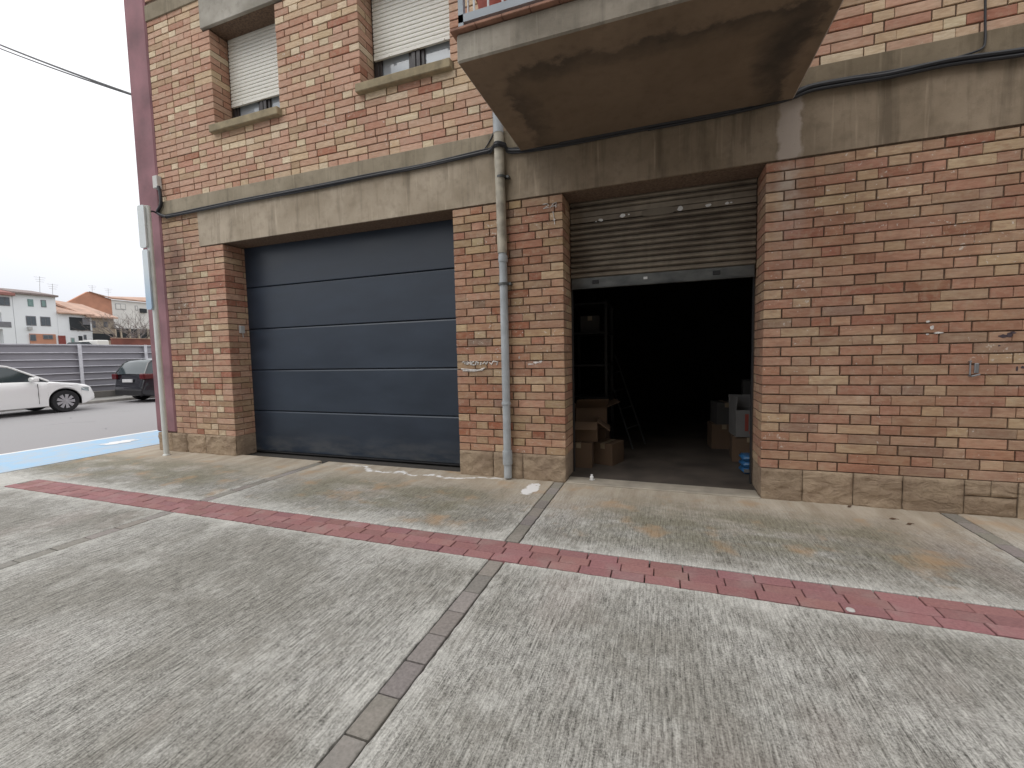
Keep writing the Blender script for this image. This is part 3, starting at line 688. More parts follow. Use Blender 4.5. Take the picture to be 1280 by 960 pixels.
# metal bracket and stub on the right wall; paint daubs
M_CHROME = simple('bare_steel', (.35, .36, .38), .35, .8)
q = F(1217, 461); b = MB(); b.tube([(q.x - .028, D - .012, q.z - .05), (q.x - .028, D - .012, q.z + .055)], .005, 6); b.cbox((q.x + .0, D - .014, q.z - .035), (q.x + .028, D - .001, q.z + .045), .003); b.tube([(q.x - .028, D + .0, q.z - .055), (q.x - .026, D - .03, q.z - .06), (q.x + .03, D - .02, q.z - .045)], .007, 8); b.tube([(q.x - .03, D + .0, q.z + .058), (q.x - .03, D - .022, q.z + .062)], .008, 8)
fix(b.build('wall_bracket', M_CHROME, BLD))
def daubs(name, spots, mat, seed=1, th=.0035):
    rs = random.Random(seed)
    for (px, py, wx, wz) in spots:
        q = F(px, py); n = 11; b = MB()
        b.prism([(q.x + wx * math.cos(6.283 * i / n) * rs.uniform(.6, 1.15), q.z + wz * math.sin(6.283 * i / n) * rs.uniform(.6, 1.15)) for i in range(n)], 1, D - th, D + .004)
        fix(b.build(name, mat, BLD))
M_WP = simple('faded_white_paint', (.72, .69, .66), .85, var=.3, sc=30); M_DP = simple('dark_paint_daub', (.07, .05, .06), .8)
daubs('white_paint_mark', [(1160, 402, .014, .010), (1165, 409, .014, .018), (1173, 416, .03, .008), (1159, 418, .01, .008), (670, 453, .045, .012), (663, 455, .04, .007), (676, 452, .02, .014), (649, 447, .007, .02)], M_WP, 2)
daubs('dark_paint_mark', [(1254, 420, .030, .014), (1266, 416, .022, .010), (1262, 419, .02, .02), (1249, 432, .008, .005), (1271, 461, .008, .02), (1278, 459, .012, .012)], M_DP, 3)
# scrawled white characters on the pier
def scrawl(name, strokes, rad=.0055):
    b = MB()
    for st in strokes: b.tube([Vector((F(px, py).x, D - .003, F(px, py).z)) for px, py in st], rad, 5)
    return fix(b.build(name, M_WP, BLD))
def cx(u, v): return (560 + u / 5.333, 240 + v / 5.333)
def cy(u, v): return (560 + u / 4.8, 410 + v / 4.8)
scrawl('chalk_writing', [[cx(632, 84), cx(660, 78), cx(672, 88), cx(645, 108), cx(635, 112), cx(672, 104)], [cx(680, 108), cx(700, 80), cx(722, 68), cx(720, 104)], [cx(690, 98), cx(718, 90)], [cx(700, 130), cx(708, 175), cx(712, 215)], [cx(700, 190), cx(716, 184)]], .0045)
scrawl('white_scrawl', [[cy(88, 208), cy(96, 200), cy(102, 216), cy(108, 202), cy(112, 220)], [cy(120, 220), cy(120, 202), cy(128, 212), cy(136, 200), cy(138, 220)], [cy(158, 202), cy(144, 206), cy(144, 220), cy(160, 222)], [cy(166, 222), cy(170, 202), cy(184, 208), cy(178, 220)], [cy(200, 204), cy(196, 222)], [cy(210, 216), cy(222, 204), cy(230, 220), cy(240, 202)], [cy(250, 206), cy(262, 220), cy(272, 200), cy(300, 204), cy(292, 222)], [cy(80, 246), cy(130, 250), cy(185, 254), cy(222, 240)], [cy(90, 256), cy(160, 258), cy(212, 250)]], .009)

# ------------------------------------------------------------ unseen building added behind the camera to shade facade and storage room
op = thing('added_shade_building', 'unseen plain block added behind the camera to shade the facade and storage room', 'building', (12, -10, 0))
M_OPP = simple('dull_ochre_render', (.30, .26, .21), .9, var=.1, sc=.5)
def opart(name, b, m_): o = b.build(name, m_, op); o.matrix_parent_inverse = Matrix.Translation((-12, 10, 0)); return o
b = MB(); b.box((-4.5, -18, -.1), (24, -8.2, 12.0)); opart('wall', b, M_OPP)
for fl in range(3):
    for k in range(7):
        x0_ = -3.0 + k * 3.6; b = MB(); b.box((x0_, -8.2, 1.0 + fl * 3.1), (x0_ + 1.3, -8.16, 2.5 + fl * 3.1)); wn_ = opart('window', b, M_BROWNF)
        b = MB(); b.box((x0_ + .06, -8.16, 1.06 + fl * 3.1), (x0_ + 1.24, -8.155, 2.44 + fl * 3.1)); b.build('pane', M_GLASS, wn_)
b = MB(); b.box((-4.8, -18.2, 12.002), (24.3, -7.9, 12.2)); opart('roof', b, M_TILE)

# ------------------------------------------------------------ cables
M_CABLE = simple('black_cable_sheath', (.018, .018, .022), .5); M_CABLEG = simple('grey_cable_sheath', (.22, .22, .23), .5)
cp = [(208, 271), (230, 266.5), (300, 252), (400, 232.8), (462, 220), (525, 208), (600, 190.6), (612, 188.5)]
cp2 = [(640, 189), (700, 180.5), (810, 159.5), (900, 142), (966, 126), (992, 118.4), (1015, 109), (1060, 101), (1112, 93), (1187, 77.5), (1280, 64.5), (1400, 44)]
def cable_pts(lst, Y, dz=0, seed=0, amp=.006):
    rs = random.Random(seed); return [F(px, py, Y) + Vector((0, rs.uniform(-.004, .004), dz + rs.uniform(-amp, amp))) for px, py in lst]
loop = lambda dz, sd: catmull(cable_pts(cp, D - .035, dz, sd) + [Vector((-1.74, D - .06, 3.625 + dz)), Vector((-1.675, D - .135, 3.62 + dz)), Vector((-1.60, D - .08, 3.615 + dz))] + cable_pts(cp2, D - .04, dz, sd + 1), 6)
b = MB(); b.tube(loop(0, 1), .017, 8); b.tube(loop(.022, 5), .010, 6); b.tube(loop(-.018, 9), .009, 6)
rt = catmull(cable_pts(cp2[1:], D - .055, .008, 3), 6); b.tube(rt, .019, 8); rt = catmull(cable_pts(cp2[2:], D - .05, -.022, 13), 6); b.tube(rt, .014, 8)
cb = b.build('wall_cable_bundle', M_CABLE, None, smooth=True)
tag(cb, 'black cable bundle running across the facade between band and lintel, under the balcony', 'cable')
b = MB(); b.tube(catmull([F(1187, 74.5, D - .06), F(1215, 66, D - .05), F(1228, 60, D - .035), F(1231.5, 50, D - .03), F(1231.5, 20, D - .02), F(1232, -60, D - .02)], 6), .008, 6)
tag(b.build('branch_cable', M_CABLE, None, smooth=True), 'thin black cable dropping down the upper right brickwork to the bundle', 'cable')
b = MB()
for k in (0, .03): b.tube(catmull([F(604, 189, D - .04), F(611, 178, D - .03), F(617 + k * 40, 164, D - .02), Vector((-1.735 + k, D - .02, 4.0)), Vector((-1.74 + k, D - .02, 7.3))], 5), .006, 6)
tag(b.build('riser_cable', M_CABLE, None, smooth=True), 'pair of thin cables rising beside the drainpipe left of the balcony', 'cable')
b = MB(); b.tube(catmull([F(198, 233, D - .05), F(200.5, 243, D - .05), F(201, 256, D - .05), F(197, 266, D - .045), F(208, 271, D - .035)], 6), .022, 10)
tag(b.build('conduit_cable', M_CABLE, None, smooth=True), 'thick black conduit looping down from the white box at the street corner', 'cable')
b = MB(); b.tube(catmull([Vector((-7.06, 4.27, 3.55)), F(190, 264, 4.4), F(197, 267, D - .045)], 6), .012, 8)
tag(b.build('pole_cable', M_CABLE, None, smooth=True), 'short black cable from the sign post top to the corner conduit', 'cable')
def span(a, b_, sag): 
    return [a.lerp(b_, t / 24) - Vector((0, 0, sag * 4 * (t / 24) * (1 - t / 24))) for t in range(25)]
A = XP(165, 118, -7.66); b = MB(); far = XP(-150, -8, -20)
far = XP(-150, -12, -20); b.tube(span(A, far, .10), .017, 6); b.tube(span(A + Vector((0, 0, -.01)), far + Vector((0, 0, -.10)), .13), .012, 6)
tag(b.build('overhead_cable', M_CABLE, None), 'overhead cables crossing the sky to the building corner', 'cable')

# ------------------------------------------------------------ sign post
M_PALEP = simple('pale_painted_steel', (.66, .68, .65), .45, var=.12, sc=5, metal=.2)
sp = thing('sign_post', 'slender pale steel post with narrow edge-on signs at the building corner', 'sign post', (-7.06, 4.27, 0))
b = MB(); b.tube([(0, 0, -.05), (0, 0, 3.66)], .036, 16); b.build('pole', M_PALEP, sp, smooth=True)
b = MB(); b.lathe([(.05, 0), (.05, .012), (.04, .02)], (0, 0, 0), 2, 16); b.build('base_collar', M_PALEP, sp)
g = NG('sign_face_blue_white'); p = g.obj(); x, y, z = g.xyz(p)
M_SIGN1 = simple('white_sign_plate', (.62, .66, .66), .4, var=.06); M_SIGN2 = g.fin(g.mix(g.mr(z, 2.30, 2.75), (.36, .49, .62), (.60, .66, .69)), .35)
def plate(name, x0, x1, z0, z1, mat):
    b = MB(); r_ = .03; pts = []
    for (cx_, cz_, a0) in ((x1 - r_, z1 - r_, 0), (x0 + r_, z1 - r_, 90), (x0 + r_, z0 + r_, 180), (x1 - r_, z0 + r_, 270)):
        for k in range(5): a = R(a0 + k * 22.5); pts.append((cx_ + r_ * math.cos(a), cz_ + r_ * math.sin(a)))
    b.prism(pts, 1, -.065, -.045); b.box((x0 + .02, -.05, (z0 + z1) / 2 - .02), (x1, -.03, (z0 + z1) / 2 + .02)); return b.build(name, mat, sp)
plate('upper_sign', -.12, .02, 3.06, 3.66, M_SIGN1); plate('lower_sign', -.085, .03, 2.17, 3.03, M_SIGN2)

# ------------------------------------------------------------ small things on the ground
q = F(744, 596, 4.58); b = MB(); b.lathe([(.018, 0), (.02, .035), (.012, .045), (.012, .06)], (0, 0, 0), 2, 10); b.add([(-.03, -.02, .002), (.035, -.01, .006), (.02, .02, .012), (-.02, .015, .004)], [(0, 1, 2, 3)])
o = b.build('plastic_scrap', simple('white_scrap', (.8, .8, .8), .6)); o.location = (-.74, 4.62, .017); tag(o, 'small white plastic scrap standing on the shutter threshold', 'litter')
M_DEADLEAF = simple('dead_leaf', (.10, .055, .03), .8)
for i, (px, py, lab) in enumerate(((1116, 649.5, 'curled brown leaf on the concrete, nearer the brick plinth'), (1137, 656, 'curled brown leaf on the concrete, farther from the plinth'), (1062, 634, 'dark twig lying against the foot of the plinth'))):
    q = G(px, py); b = MB(); L = .028 + .008 * (i == 2)
    b.add([(-L, 0, .006), (-L * .2, -.010, .002), (L, 0, .010), (-.002, .011, .012)], [(0, 1, 2), (0, 2, 3)]); b.tube([(L, 0, .008), (L * 1.5, .003, .004)], .0015, 4)
    o = b.build('dead_leaf', M_DEADLEAF); o.location = (q.x, q.y, .001); o.rotation_euler = (0, 0, .4 * i); tag(o, lab, 'leaf')
q = G(1063, 763); b = MB(); b.lathe([(.0, .005), (.018, .005), (.021, .0)], (0, 0, 0), 2, 16); o = b.build('bottle_cap', simple('pale_cap', (.6, .58, .56), .5)); o.location = (q.x, q.y, .002); tag(o, 'pale round cap lying on the red paver strip', 'cap')

# ------------------------------------------------------------ stored things
M_CARD = simple('brown_cardboard', (.11, .068, .04), .85, var=.15, sc=4, bump=.1); M_TAPE = simple('packing_tape', (.22, .17, .11), .4)  # cardboard colour lowered to carry the indoor shade
M_WCARD = simple('shade_darkened_white_card', (.15, .145, .14), .7, var=.1); M_DIM = simple('shade_darkened_carton', (.05, .048, .045), .9); M_PRINT = simple('red_print', (.26, .05, .035), .6); M_BLUEP = simple('blue_plastic_wrap', (.03, .12, .27), .35)  # white and grey cartons also darkened in colour for indoor shade
FZ = .013
def carton(loc, rz, sx, sy, sz, label, mat=M_CARD, openf=True, extra=None, tilt=0):
    t = thing('cardboard_box', label, 'cardboard box', loc, rz, 'cartons kept inside the storage room'); t.rotation_euler = (0, tilt, rz)
    th = .006; b = MB()
    b.box((-sx, -sy, 0), (sx, sy, th)); b.box((-sx, -sy, th), (-sx + th, sy, sz)); b.box((sx - th, -sy, th), (sx, sy, sz)); b.box((-sx + th, -sy, th), (sx - th, -sy + th, sz)); b.box((-sx + th, sy - th, th), (sx - th, sy, sz))
    b.build('carton', mat, t)
    def flap(ax, s, ang):
        b = MB()
        if ax == 'x': M_ = Matrix.Translation((s * sx, 0, sz)) @ Matrix.Rotation(s * ang, 4, 'Y'); b.box((-th / 2, -sy, 0), (th / 2, sy, sx * .95), M=M_)
        else: M_ = Matrix.Translation((0, s * sy, sz)) @ Matrix.Rotation(-s * ang, 4, 'X'); b.box((-sx, -th / 2, 0), (sx, th / 2, sy * .95), M=M_)
        b.build('flap', mat, t)
    if openf:
        for a_, s_, an in openf: flap(a_, s_, an)
    else:
        b = MB(); b.box((-sx, -sy, sz), (sx, sy, sz + th)); b.build('lid', mat, t); b = MB(); b.box((-.03, -sy - .001, sz - .06), (.03, -sy, sz)); b.box((-.03, -sy, sz + th), (.03, sy, sz + th + .001)); b.build('tape', M_TAPE, t)
    if extra: extra(t, sx, sy, sz)
    return t
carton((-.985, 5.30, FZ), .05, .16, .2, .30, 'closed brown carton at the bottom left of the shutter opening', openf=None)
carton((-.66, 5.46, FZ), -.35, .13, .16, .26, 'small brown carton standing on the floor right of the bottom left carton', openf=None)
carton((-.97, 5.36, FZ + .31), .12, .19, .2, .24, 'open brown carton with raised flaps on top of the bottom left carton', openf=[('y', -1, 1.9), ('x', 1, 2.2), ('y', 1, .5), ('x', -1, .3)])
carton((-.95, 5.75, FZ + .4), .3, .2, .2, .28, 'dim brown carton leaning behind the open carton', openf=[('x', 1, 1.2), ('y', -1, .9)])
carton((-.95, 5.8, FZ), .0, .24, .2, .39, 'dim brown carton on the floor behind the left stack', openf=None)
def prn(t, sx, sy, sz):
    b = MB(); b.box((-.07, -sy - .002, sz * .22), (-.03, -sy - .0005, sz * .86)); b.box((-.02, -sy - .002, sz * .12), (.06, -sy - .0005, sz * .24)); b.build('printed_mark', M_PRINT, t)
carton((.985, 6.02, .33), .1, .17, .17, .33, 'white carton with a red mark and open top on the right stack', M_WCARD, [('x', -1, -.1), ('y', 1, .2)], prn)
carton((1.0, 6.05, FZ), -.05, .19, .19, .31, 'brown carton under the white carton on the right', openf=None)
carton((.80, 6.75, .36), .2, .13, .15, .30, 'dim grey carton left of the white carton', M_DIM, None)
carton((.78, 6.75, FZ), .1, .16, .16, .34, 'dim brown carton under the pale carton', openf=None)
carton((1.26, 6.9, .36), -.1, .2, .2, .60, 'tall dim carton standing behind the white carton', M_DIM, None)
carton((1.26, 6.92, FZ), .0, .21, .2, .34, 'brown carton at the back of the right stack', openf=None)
b = MB(); rs = random.Random(8)
for i in range(3):
    b.cbox((-.17, -.10, .0 + i * .07), (.15, .10, .065 + i * .07), .025)
pk = b.build('blue_packet', M_BLUEP, smooth=True); pk.location = (.99, 5.40, FZ); pk.rotation_euler = (0, 0, .1)
tag(pk, 'stack of blue plastic packets on the floor right of the opening', 'packets')
b = MB(); b.box((-.16, -.105, .02), (.12, -.101, .06)); b.build('white_label', M_WCARD, pk)
# shelving and leaning ladder
M_SHELF = simple('shade_darkened_steel', (.014, .014, .014), .6, .3)  # rack painted near black in place of the shade around it
sh = thing('shelf_rack', 'dim grey steel shelf rack against the left storage wall', 'shelf', (-1.25, 6.35, FZ))
for x in (0, .5):
    for y in (-.35, .35): b = MB(); b.box((x - .018, y - .018, 0), (x + .018, y + .018, 2.1)); b.build('upright', M_SHELF, sh)
for z in (.3, .75, 1.2, 1.65, 2.05): b = MB(); b.box((-.02, -.37, z), (.52, .37, z + .025)); b.build('shelf_board', M_SHELF, sh)
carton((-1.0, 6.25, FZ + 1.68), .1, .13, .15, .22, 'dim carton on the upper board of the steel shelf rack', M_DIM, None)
a0, a1 = F(754, 462, 6.3), F(792, 545, 6.0)
ld = thing('step_ladder', 'thin aluminium ladder leaning in the dark left half of the storage room', 'ladder', (-.6, 6.1, FZ)); off = Vector((-.6, 6.1, FZ))
M_ALU = simple('shade_darkened_aluminium', (.14, .145, .15), .4, .7)  # ladder colour darkened for the shade inside the room
top, bot = Vector((-.93, 7.1, 1.32)), Vector((-.42, 6.3, FZ)); sidev = Vector((.16, .26, .03))
for k in (0, 1): b = MB(); b.tube([bot - off + sidev * k, top - off + sidev * k], .014, 6); b.build('rail', M_ALU, ld)
for k in range(1, 5): b = MB(); p_ = bot.lerp(top, k / 5) - off; b.tube([p_, p_ + sidev], .009, 6); b.build('rung', M_ALU, ld)

# ------------------------------------------------------------ cars
g = NG('white_car_paint'); M_CARW = g.fin((.84, .84, .83), .25, None, 0, .5); g.b.inputs['Coat Weight'].default_value = .6
g = NG('black_car_paint'); M_CARB = g.fin((.012, .013, .018), .2, None, 0, .5); g.b.inputs['Coat Weight'].default_value = .8
g = NG('car_glass'); M_CGL = g.fin((.03, .045, .05), .05, None, 0, .8)
g = NG('tyre_rubber'); M_TYRE = g.fin((.018, .018, .02), .8)
M_RIM = simple('silver_rim', (.48, .48, .50), .35, .7, var=.05); M_TRIM = simple('black_trim', (.015, .015, .017), .55)
g = NG('red_tail_lens'); M_TAIL = g.fin((.10, .008, .012), .15); g = NG('clear_head_lens'); M_HEAD = g.fin((.35, .40, .42), .1, None, .3)
def car(name, label, paint, loc, prof, glassline, L, W, wb, rwheel, spec):
    """prof: (y, z_top) of the lower body; glassline: (y, z) of the greenhouse; nose towards +Y, origin on the ground at mid length"""
    t = thing(name, label, 'car', loc)
    def halfw(y):                                        # plan-view taper
        u = abs(y) / (L / 2); return W / 2 * (1 - .16 * max(0, (u - .72) / .28) ** 2)
    Ra = rwheel + .055; wys = [wb / 2 + spec.get('shift', 0), -wb / 2 + spec.get('shift', 0)]
    ys = sorted(set([round(-L / 2 + L * i / 44, 4) for i in range(45)] + [round(wy + Ra * math.cos(R(a_)), 4) for wy in wys for a_ in range(0, 181, 9)] + [round(wy + s_ * (Ra + .004), 4) for wy in wys for s_ in (-1, 1)]))
    def top(y):
        for (a, za), (b_, zb_) in zip(prof[:-1], prof[1:]):
            if a <= y <= b_: k = (y - a) / (b_ - a); k = k * k * (3 - 2 * k) * .3 + k * .7; return za + (zb_ - za) * k
        return prof[-1][1]
    b = MB(); n = 0; rings = []
    for y in ys:
        zt = top(y); hw = halfw(y); u = abs(y) / (L / 2); zb_ = .20 + .12 * max(0, (u - .85) / .15)
        for wy in wys:
            if abs(y - wy) < Ra: zb_ = max(zb_, rwheel + math.sqrt(max(0, Ra * Ra - (y - wy) ** 2)))
        lz = lambda k: zb_ + (zt - zb_) * k
        sec = [(0, zb_), (hw * .95, zb_), (hw * .985, zb_ + .02), (hw * 1.0, lz(.30)), (hw * .985, lz(.50)), (hw * .998, lz(.68)), (hw * .975, lz(.92)), (hw * .91, zt), (hw * .5, zt + .018), (0, zt + .024)]
        ring = [(x, y, z) for x, z in sec] + [(-x, y, z) for x, z in sec[-2:0:-1]]
        rings.append(len(b.v)); b.v += ring; n = len(ring)
    for i in range(len(ys) - 1):
        for k in range(n): k2 = (k + 1) % n; b.face((rings[i] + k, rings[i] + k2, rings[i + 1] + k2, rings[i + 1] + k))
    b.face([rings[0] + k for k in range(n)]); b.face([rings[-1] + k for k in range(n)])
    b.build('body', paint, t, smooth=True, angle=40)
    for wy in wys:
        for s_ in (-1, 1):
            b = MB(); xo_, xi_ = s_ * W / 2 * .965, s_ * (W / 2 - .34)
            arc = [(wy + (Ra - .006) * math.cos(R(a_)), rwheel + (Ra - .006) * math.sin(R(a_))) for a_ in range(-15, 196, 10)]
            b.v = [(xo_, y_, z_) for y_, z_ in arc] + [(xi_, y_, z_) for y_, z_ in arc]; m_ = len(arc)
            for i in range(m_ - 1): b.face((i, i + 1, m_ + i + 1, m_ + i))
            b.face([m_ + i for i in range(m_)]); b.build('wheel_arch', M_TRIM, t)
    # greenhouse
    gb = MB(); rb = MB(); gl = glassline; hwg = W / 2 * .90; hwr = W / 2 * .70
    lowz = lambda y: top(y) - .01
    def xat(z, zl, zr_): k = max(0, min(1, (z - zl) / max(.01, zr_ - zl))); return hwg + (hwr - hwg) * k
    zr_ = max(z for _, z in gl); ring_t = []; zl = min(z for _, z in gl)
    N = 30; pts = []
    for i in range(N + 1):
        y = gl[0][0] + (gl[-1][0] - gl[0][0]) * i / N
        for (a, za), (b_, zb_) in zip(gl[:-1], gl[1:]):
            if a <= y <= b_ + 1e-6: z = za + (zb_ - za) * (y - a) / (b_ - a); break
        pts.append((y, z))
    base = len(gb.v)
    for (y, z) in pts:
        zb_ = min(lowz(y), z); x1 = xat(z, zl, zr_); x0 = hwg * (.995)
        for (x, zz) in ((x0, zb_), (x1, z), (x1 * .9, z + .012), (0, z + .035), (-x1 * .9, z + .012), (-x1, z), (-x0, zb_)): gb.v.append((x, y, zz))
    for i in range(N):
        for k in range(6): gb.face((base + i * 7 + k, base + i * 7 + k + 1, base + (i + 1) * 7 + k + 1, base + (i + 1) * 7 + k))
    gb.build('window_glass', M_CGL, t, smooth=True, angle=30)
    # roof skin, pillars, rails of body colour, standing a little proud
    y0r, y1r = spec['roof']; base = len(rb.v); sel = [p for p in pts if y0r <= p[0] <= y1r]
    for (y, z) in sel:
        x1 = xat(z, zl, zr_)
        for (x, zz) in ((x1 + .012, z - .045), (x1 + .006, z + .004), (x1 * .9, z + .022), (0, z + .045), (-x1 * .9, z + .022), (-x1 - .006, z + .004), (-x1 - .012, z - .045)): rb.v.append((x, y, zz))
    for i in range(len(sel) - 1):
        for k in range(6): rb.face((base + i * 7 + k, base + i * 7 + k + 1, base + (i + 1) * 7 + k + 1, base + (i + 1) * 7 + k))
    for s in (-1, 1):
        path = [p for p in pts]
        rb.tube([(s * (xat(z, zl, zr_) + .004), y, z + .002) for y, z in path], .028, 6)
        for (py, lean) in spec['pillars']:
            zt_ = [z for y, z in pts if y <= py][-1]; x1 = xat(zt_, zl, zr_)
            rb.tube([(s * (x1 + .006), py + lean, zt_ - .01), (s * (hwg + .006), py, lowz(py) + .01)], .032, 6, 1)
    rb.build('roof', [paint, M_TRIM], t, smooth=True, angle=50)
    # wheels
    for wy in (wb / 2 + spec.get('shift', 0), -wb / 2 + spec.get('shift', 0)):
        for s in (-1, 1):
            wb_ = MB(); xw = s * (W / 2 - .115)
            wb_.lathe([(rwheel * .66, -.10), (rwheel * .93, -.105), (rwheel, -.07), (rwheel, .07), (rwheel * .93, .105), (rwheel * .66, .10)], (xw, wy, rwheel), 0, 32, cap=False); wo = wb_.build('wheel', M_TYRE, t, smooth=True)
            rm = MB(); xo = xw + s * .085
            rm.lathe([(rwheel * .66, s * .015), (rwheel * .60, s * .012), (rwheel * .58, -s * .05), (.001, -s * .05)], (xo, wy, rwheel), 0, 32, 1, cap=False)
            ns = 9
            for k in range(ns):
                a = 6.2832 * k / ns; dv = Vector((0, math.cos(a), math.sin(a))); pv = Vector((0, -math.sin(a), math.cos(a))); c0 = Vector((xo, wy, rwheel))
                q0, q1 = c0 + dv * rwheel * .12, c0 + dv * rwheel * .63; e = Vector((s * .014, 0, 0)); e0 = Vector((-s * .03, 0, 0))
                vs = [q0 - pv * .02 + e0, q0 + pv * .02 + e0, q1 + pv * .048 + e0, q1 - pv * .048 + e0, q0 - pv * .02 + e, q0 + pv * .02 + e, q1 + pv * .044 + e, q1 - pv * .044 + e]
                rm.add(vs, [(0, 1, 2, 3), (4, 5, 6, 7), (0, 1, 5, 4), (1, 2, 6, 5), (2, 3, 7, 6), (3, 0, 4, 7)])
            rm.lathe([(rwheel * .17, -s * .03), (rwheel * .17, s * .018), (.001, s * .022)], (xo, wy, rwheel), 0, 16)
            rm.build('rim', [M_RIM, M_TRIM], wo)
    # lamps, mirrors, handles, plate, sill line
    for s in (-1, 1):
        yF = L / 2; b = MB(); zl_ = spec['lampz']
        b.add([(s * W / 2 * .90, yF - .36, zl_ + .06), (s * W / 2 * .80, yF - .115, zl_ + .05), (s * W / 2 * .52, yF + .003, zl_), (s * W / 2 * .52, yF + .006, zl_ - .10), (s * W / 2 * .84, yF - .09, zl_ - .10), (s * W / 2 * 1.0, yF - .33, zl_ - .02)], [(0, 1, 4, 5), (1, 2, 3, 4)]); 
        b.add([(s * W / 2 * .96, yF - .36, zl_ + .05), (s * W / 2 * .93, yF - .16, zl_ + .03), (s * W / 2 * .93, yF - .16, zl_ - .09), (s * W / 2 * .985, yF - .36, zl_ - .04)], [(0, 1, 2, 3)])
        b.build('headlight', M_HEAD, t)
        b = MB(); zt2 = spec['tailz']; yR = -L / 2
        b.cbox((min(s * W / 2 * .72, s * W / 2 * .955), yR - .012, zt2 - .10), (max(s * W / 2 * .72, s * W / 2 * .955), yR + .10, zt2 + .10), .02)
        b.cbox((min(s * W / 2 * .86, s * W / 2 * .995), yR + .02, zt2 - .09), (max(s * W / 2 * .86, s * W / 2 * .995), yR + .30, zt2 + .09), .02); b.build('tail_lamp', M_TAIL, t)
        b = MB(); b.cbox((min(s * W / 2 * .93, s * (W / 2 + .17)), spec['mirror'] - .05, top(spec['mirror']) + .0), (max(s * W / 2 * .93, s * (W / 2 + .17)), spec['mirror'] + .10, top(spec['mirror']) + .125), .03); b.build('wing_mirror', paint, t, smooth=True)
        b = MB()
        for hy in spec['handles']: b.cbox((min(s * W / 2 * .985, s * (W / 2 + .02)), hy - .09, .76), (max(s * W / 2 * .985, s * (W / 2 + .02)), hy + .09, .785), .008)
        b.build('door_handle', paint, t)
        b = MB()
        for dy in spec['doors']: b.box((min(s * W / 2 * .985, s * (W / 2 + .0015)), dy - .004, .30), (max(s * W / 2 * .985, s * (W / 2 + .0015)), dy + .004, .86))
        b.build('door_seam', M_TRIM, t)
    b = MB(); b.box((-.26, -L / 2 - .02, spec['platez']), (.26, -L / 2 + .01, spec['platez'] + .11)); b.build('rear_number_plate', simple('plate_white', (.7, .7, .7), .4), t)
    b = MB(); b.cbox((-W / 2 * .80, -L / 2 - .025, .26), (W / 2 * .80, -L / 2 + .08, .46), .02); b.build('rear_bumper', M_TRIM, t); b = MB(); b.cbox((-W / 2 * .62, L / 2 - .10, .33), (W / 2 * .62, L / 2 + .012, .44), .02); b.build('front_grille', M_TRIM, t)
    return t
car('white_hatchback', 'white hatchback parked along the grey fence across the street', M_CARW, (-17.42, 6.16, .0),
    [(-2.03, .62), (-1.97, .90), (-1.5, .97), (.6, .93), (1.0, .90), (1.55, .835), (1.80, .78), (1.95, .72), (2.01, .63), (2.03, .52)],
    [(-1.86, .96), (-1.45, 1.36), (-.9, 1.43), (-.2, 1.44), (.25, 1.36), (.98, .93)], 4.06, 1.76, 2.55, .32,
    dict(roof=(-1.55, .26), pillars=[(-1.35, .12), (-.45, .0)], lampz=.66, tailz=.80, mirror=.60, handles=(-.25, -1.05), doors=(.72, -.42), platez=.62, shift=.02))
car('black_hatchback', 'black estate car seen from behind, half hidden by the building corner', M_CARB, (-17.75, 11.88, .0),
    [(-2.20, .55), (-2.16, .98), (-1.6, 1.02), (.8, .99), (1.15, .95), (1.8, .84), (2.1, .72), (2.2, .55)],
    [(-2.14, .98), (-1.88, 1.44), (-1.5, 1.50), (-.1, 1.53), (.35, 1.45), (1.12, .98)], 4.4, 1.80, 2.7, .325,
    dict(roof=(-1.80, .36), pillars=[(-1.45, .12), (-.5, .0)], lampz=.74, tailz=.92, mirror=.70, handles=(-.3, -1.2), doors=(.8, -.45), platez=.72, shift=0))

# ------------------------------------------------------------ fence across the street
g = NG('grey_lilac_sheet_steel'); p = g.pos(); n = g.noise(g.scale(p, (1, .4, 3)), .8, 5)
M_FENCE = g.fin(g.mix(g.mr(n, .3, .7), (.27, .265, .295), (.38, .37, .40)), .5, None, .25)
M_FPOST = simple('fence_post_grey', (.72, .72, .77), .5, 0)
fn = thing('sheet_metal_fence', 'tall grey ribbed sheet metal fence on a low concrete wall across the street', 'fence', (-20.5, 9.7, 0))
b = MB(); prof = []; z = .34; Xf = 0; ribs = []
for i in range(7):
    prof += [(Xf, z), (Xf, z + .205), (Xf + .045, z + .215), (Xf + .045, z + .243)]; z += .25; ribs.append(z)
prof = [(Xf, .34)] + prof[1:] + [(Xf, z), (Xf + .0, z + .0), (Xf - .02, z), (Xf - .02, .34)]
b.prism([(x_, z_) for x_, z_ in [(p_[0], p_[1]) for p_ in prof]], 1, -45, 60); b.build('panel_sheet', M_FENCE, fn)
for z_ in ribs[:-1]: b = MB(); b.box((.046, -45, z_ - .034), (.085, 60, z_ - .008)); b.build('rib', M_FPOST, fn)  # pale rib colour stands in for light caught on the ledges
k = -18
while k < 24:
    if -8 < k < 10:
        b = MB(); b.cbox((.086, k * 2.15 - .05, .1), (.13, k * 2.15 + .05, 2.13), .006); b.build('post', M_FPOST, fn)
    k += 1
b = MB(); b.box((-.03, -45, 2.092), (.06, 60, 2.125)); b.build('top_rail', M_FPOST, fn)
b = MB(); b.box((-.12, -45, -.1), (.12, 60, .33)); b.build('base_wall', simple('weathered_base_wall', (.14, .13, .12), .9, var=.4, sc=2), fn)

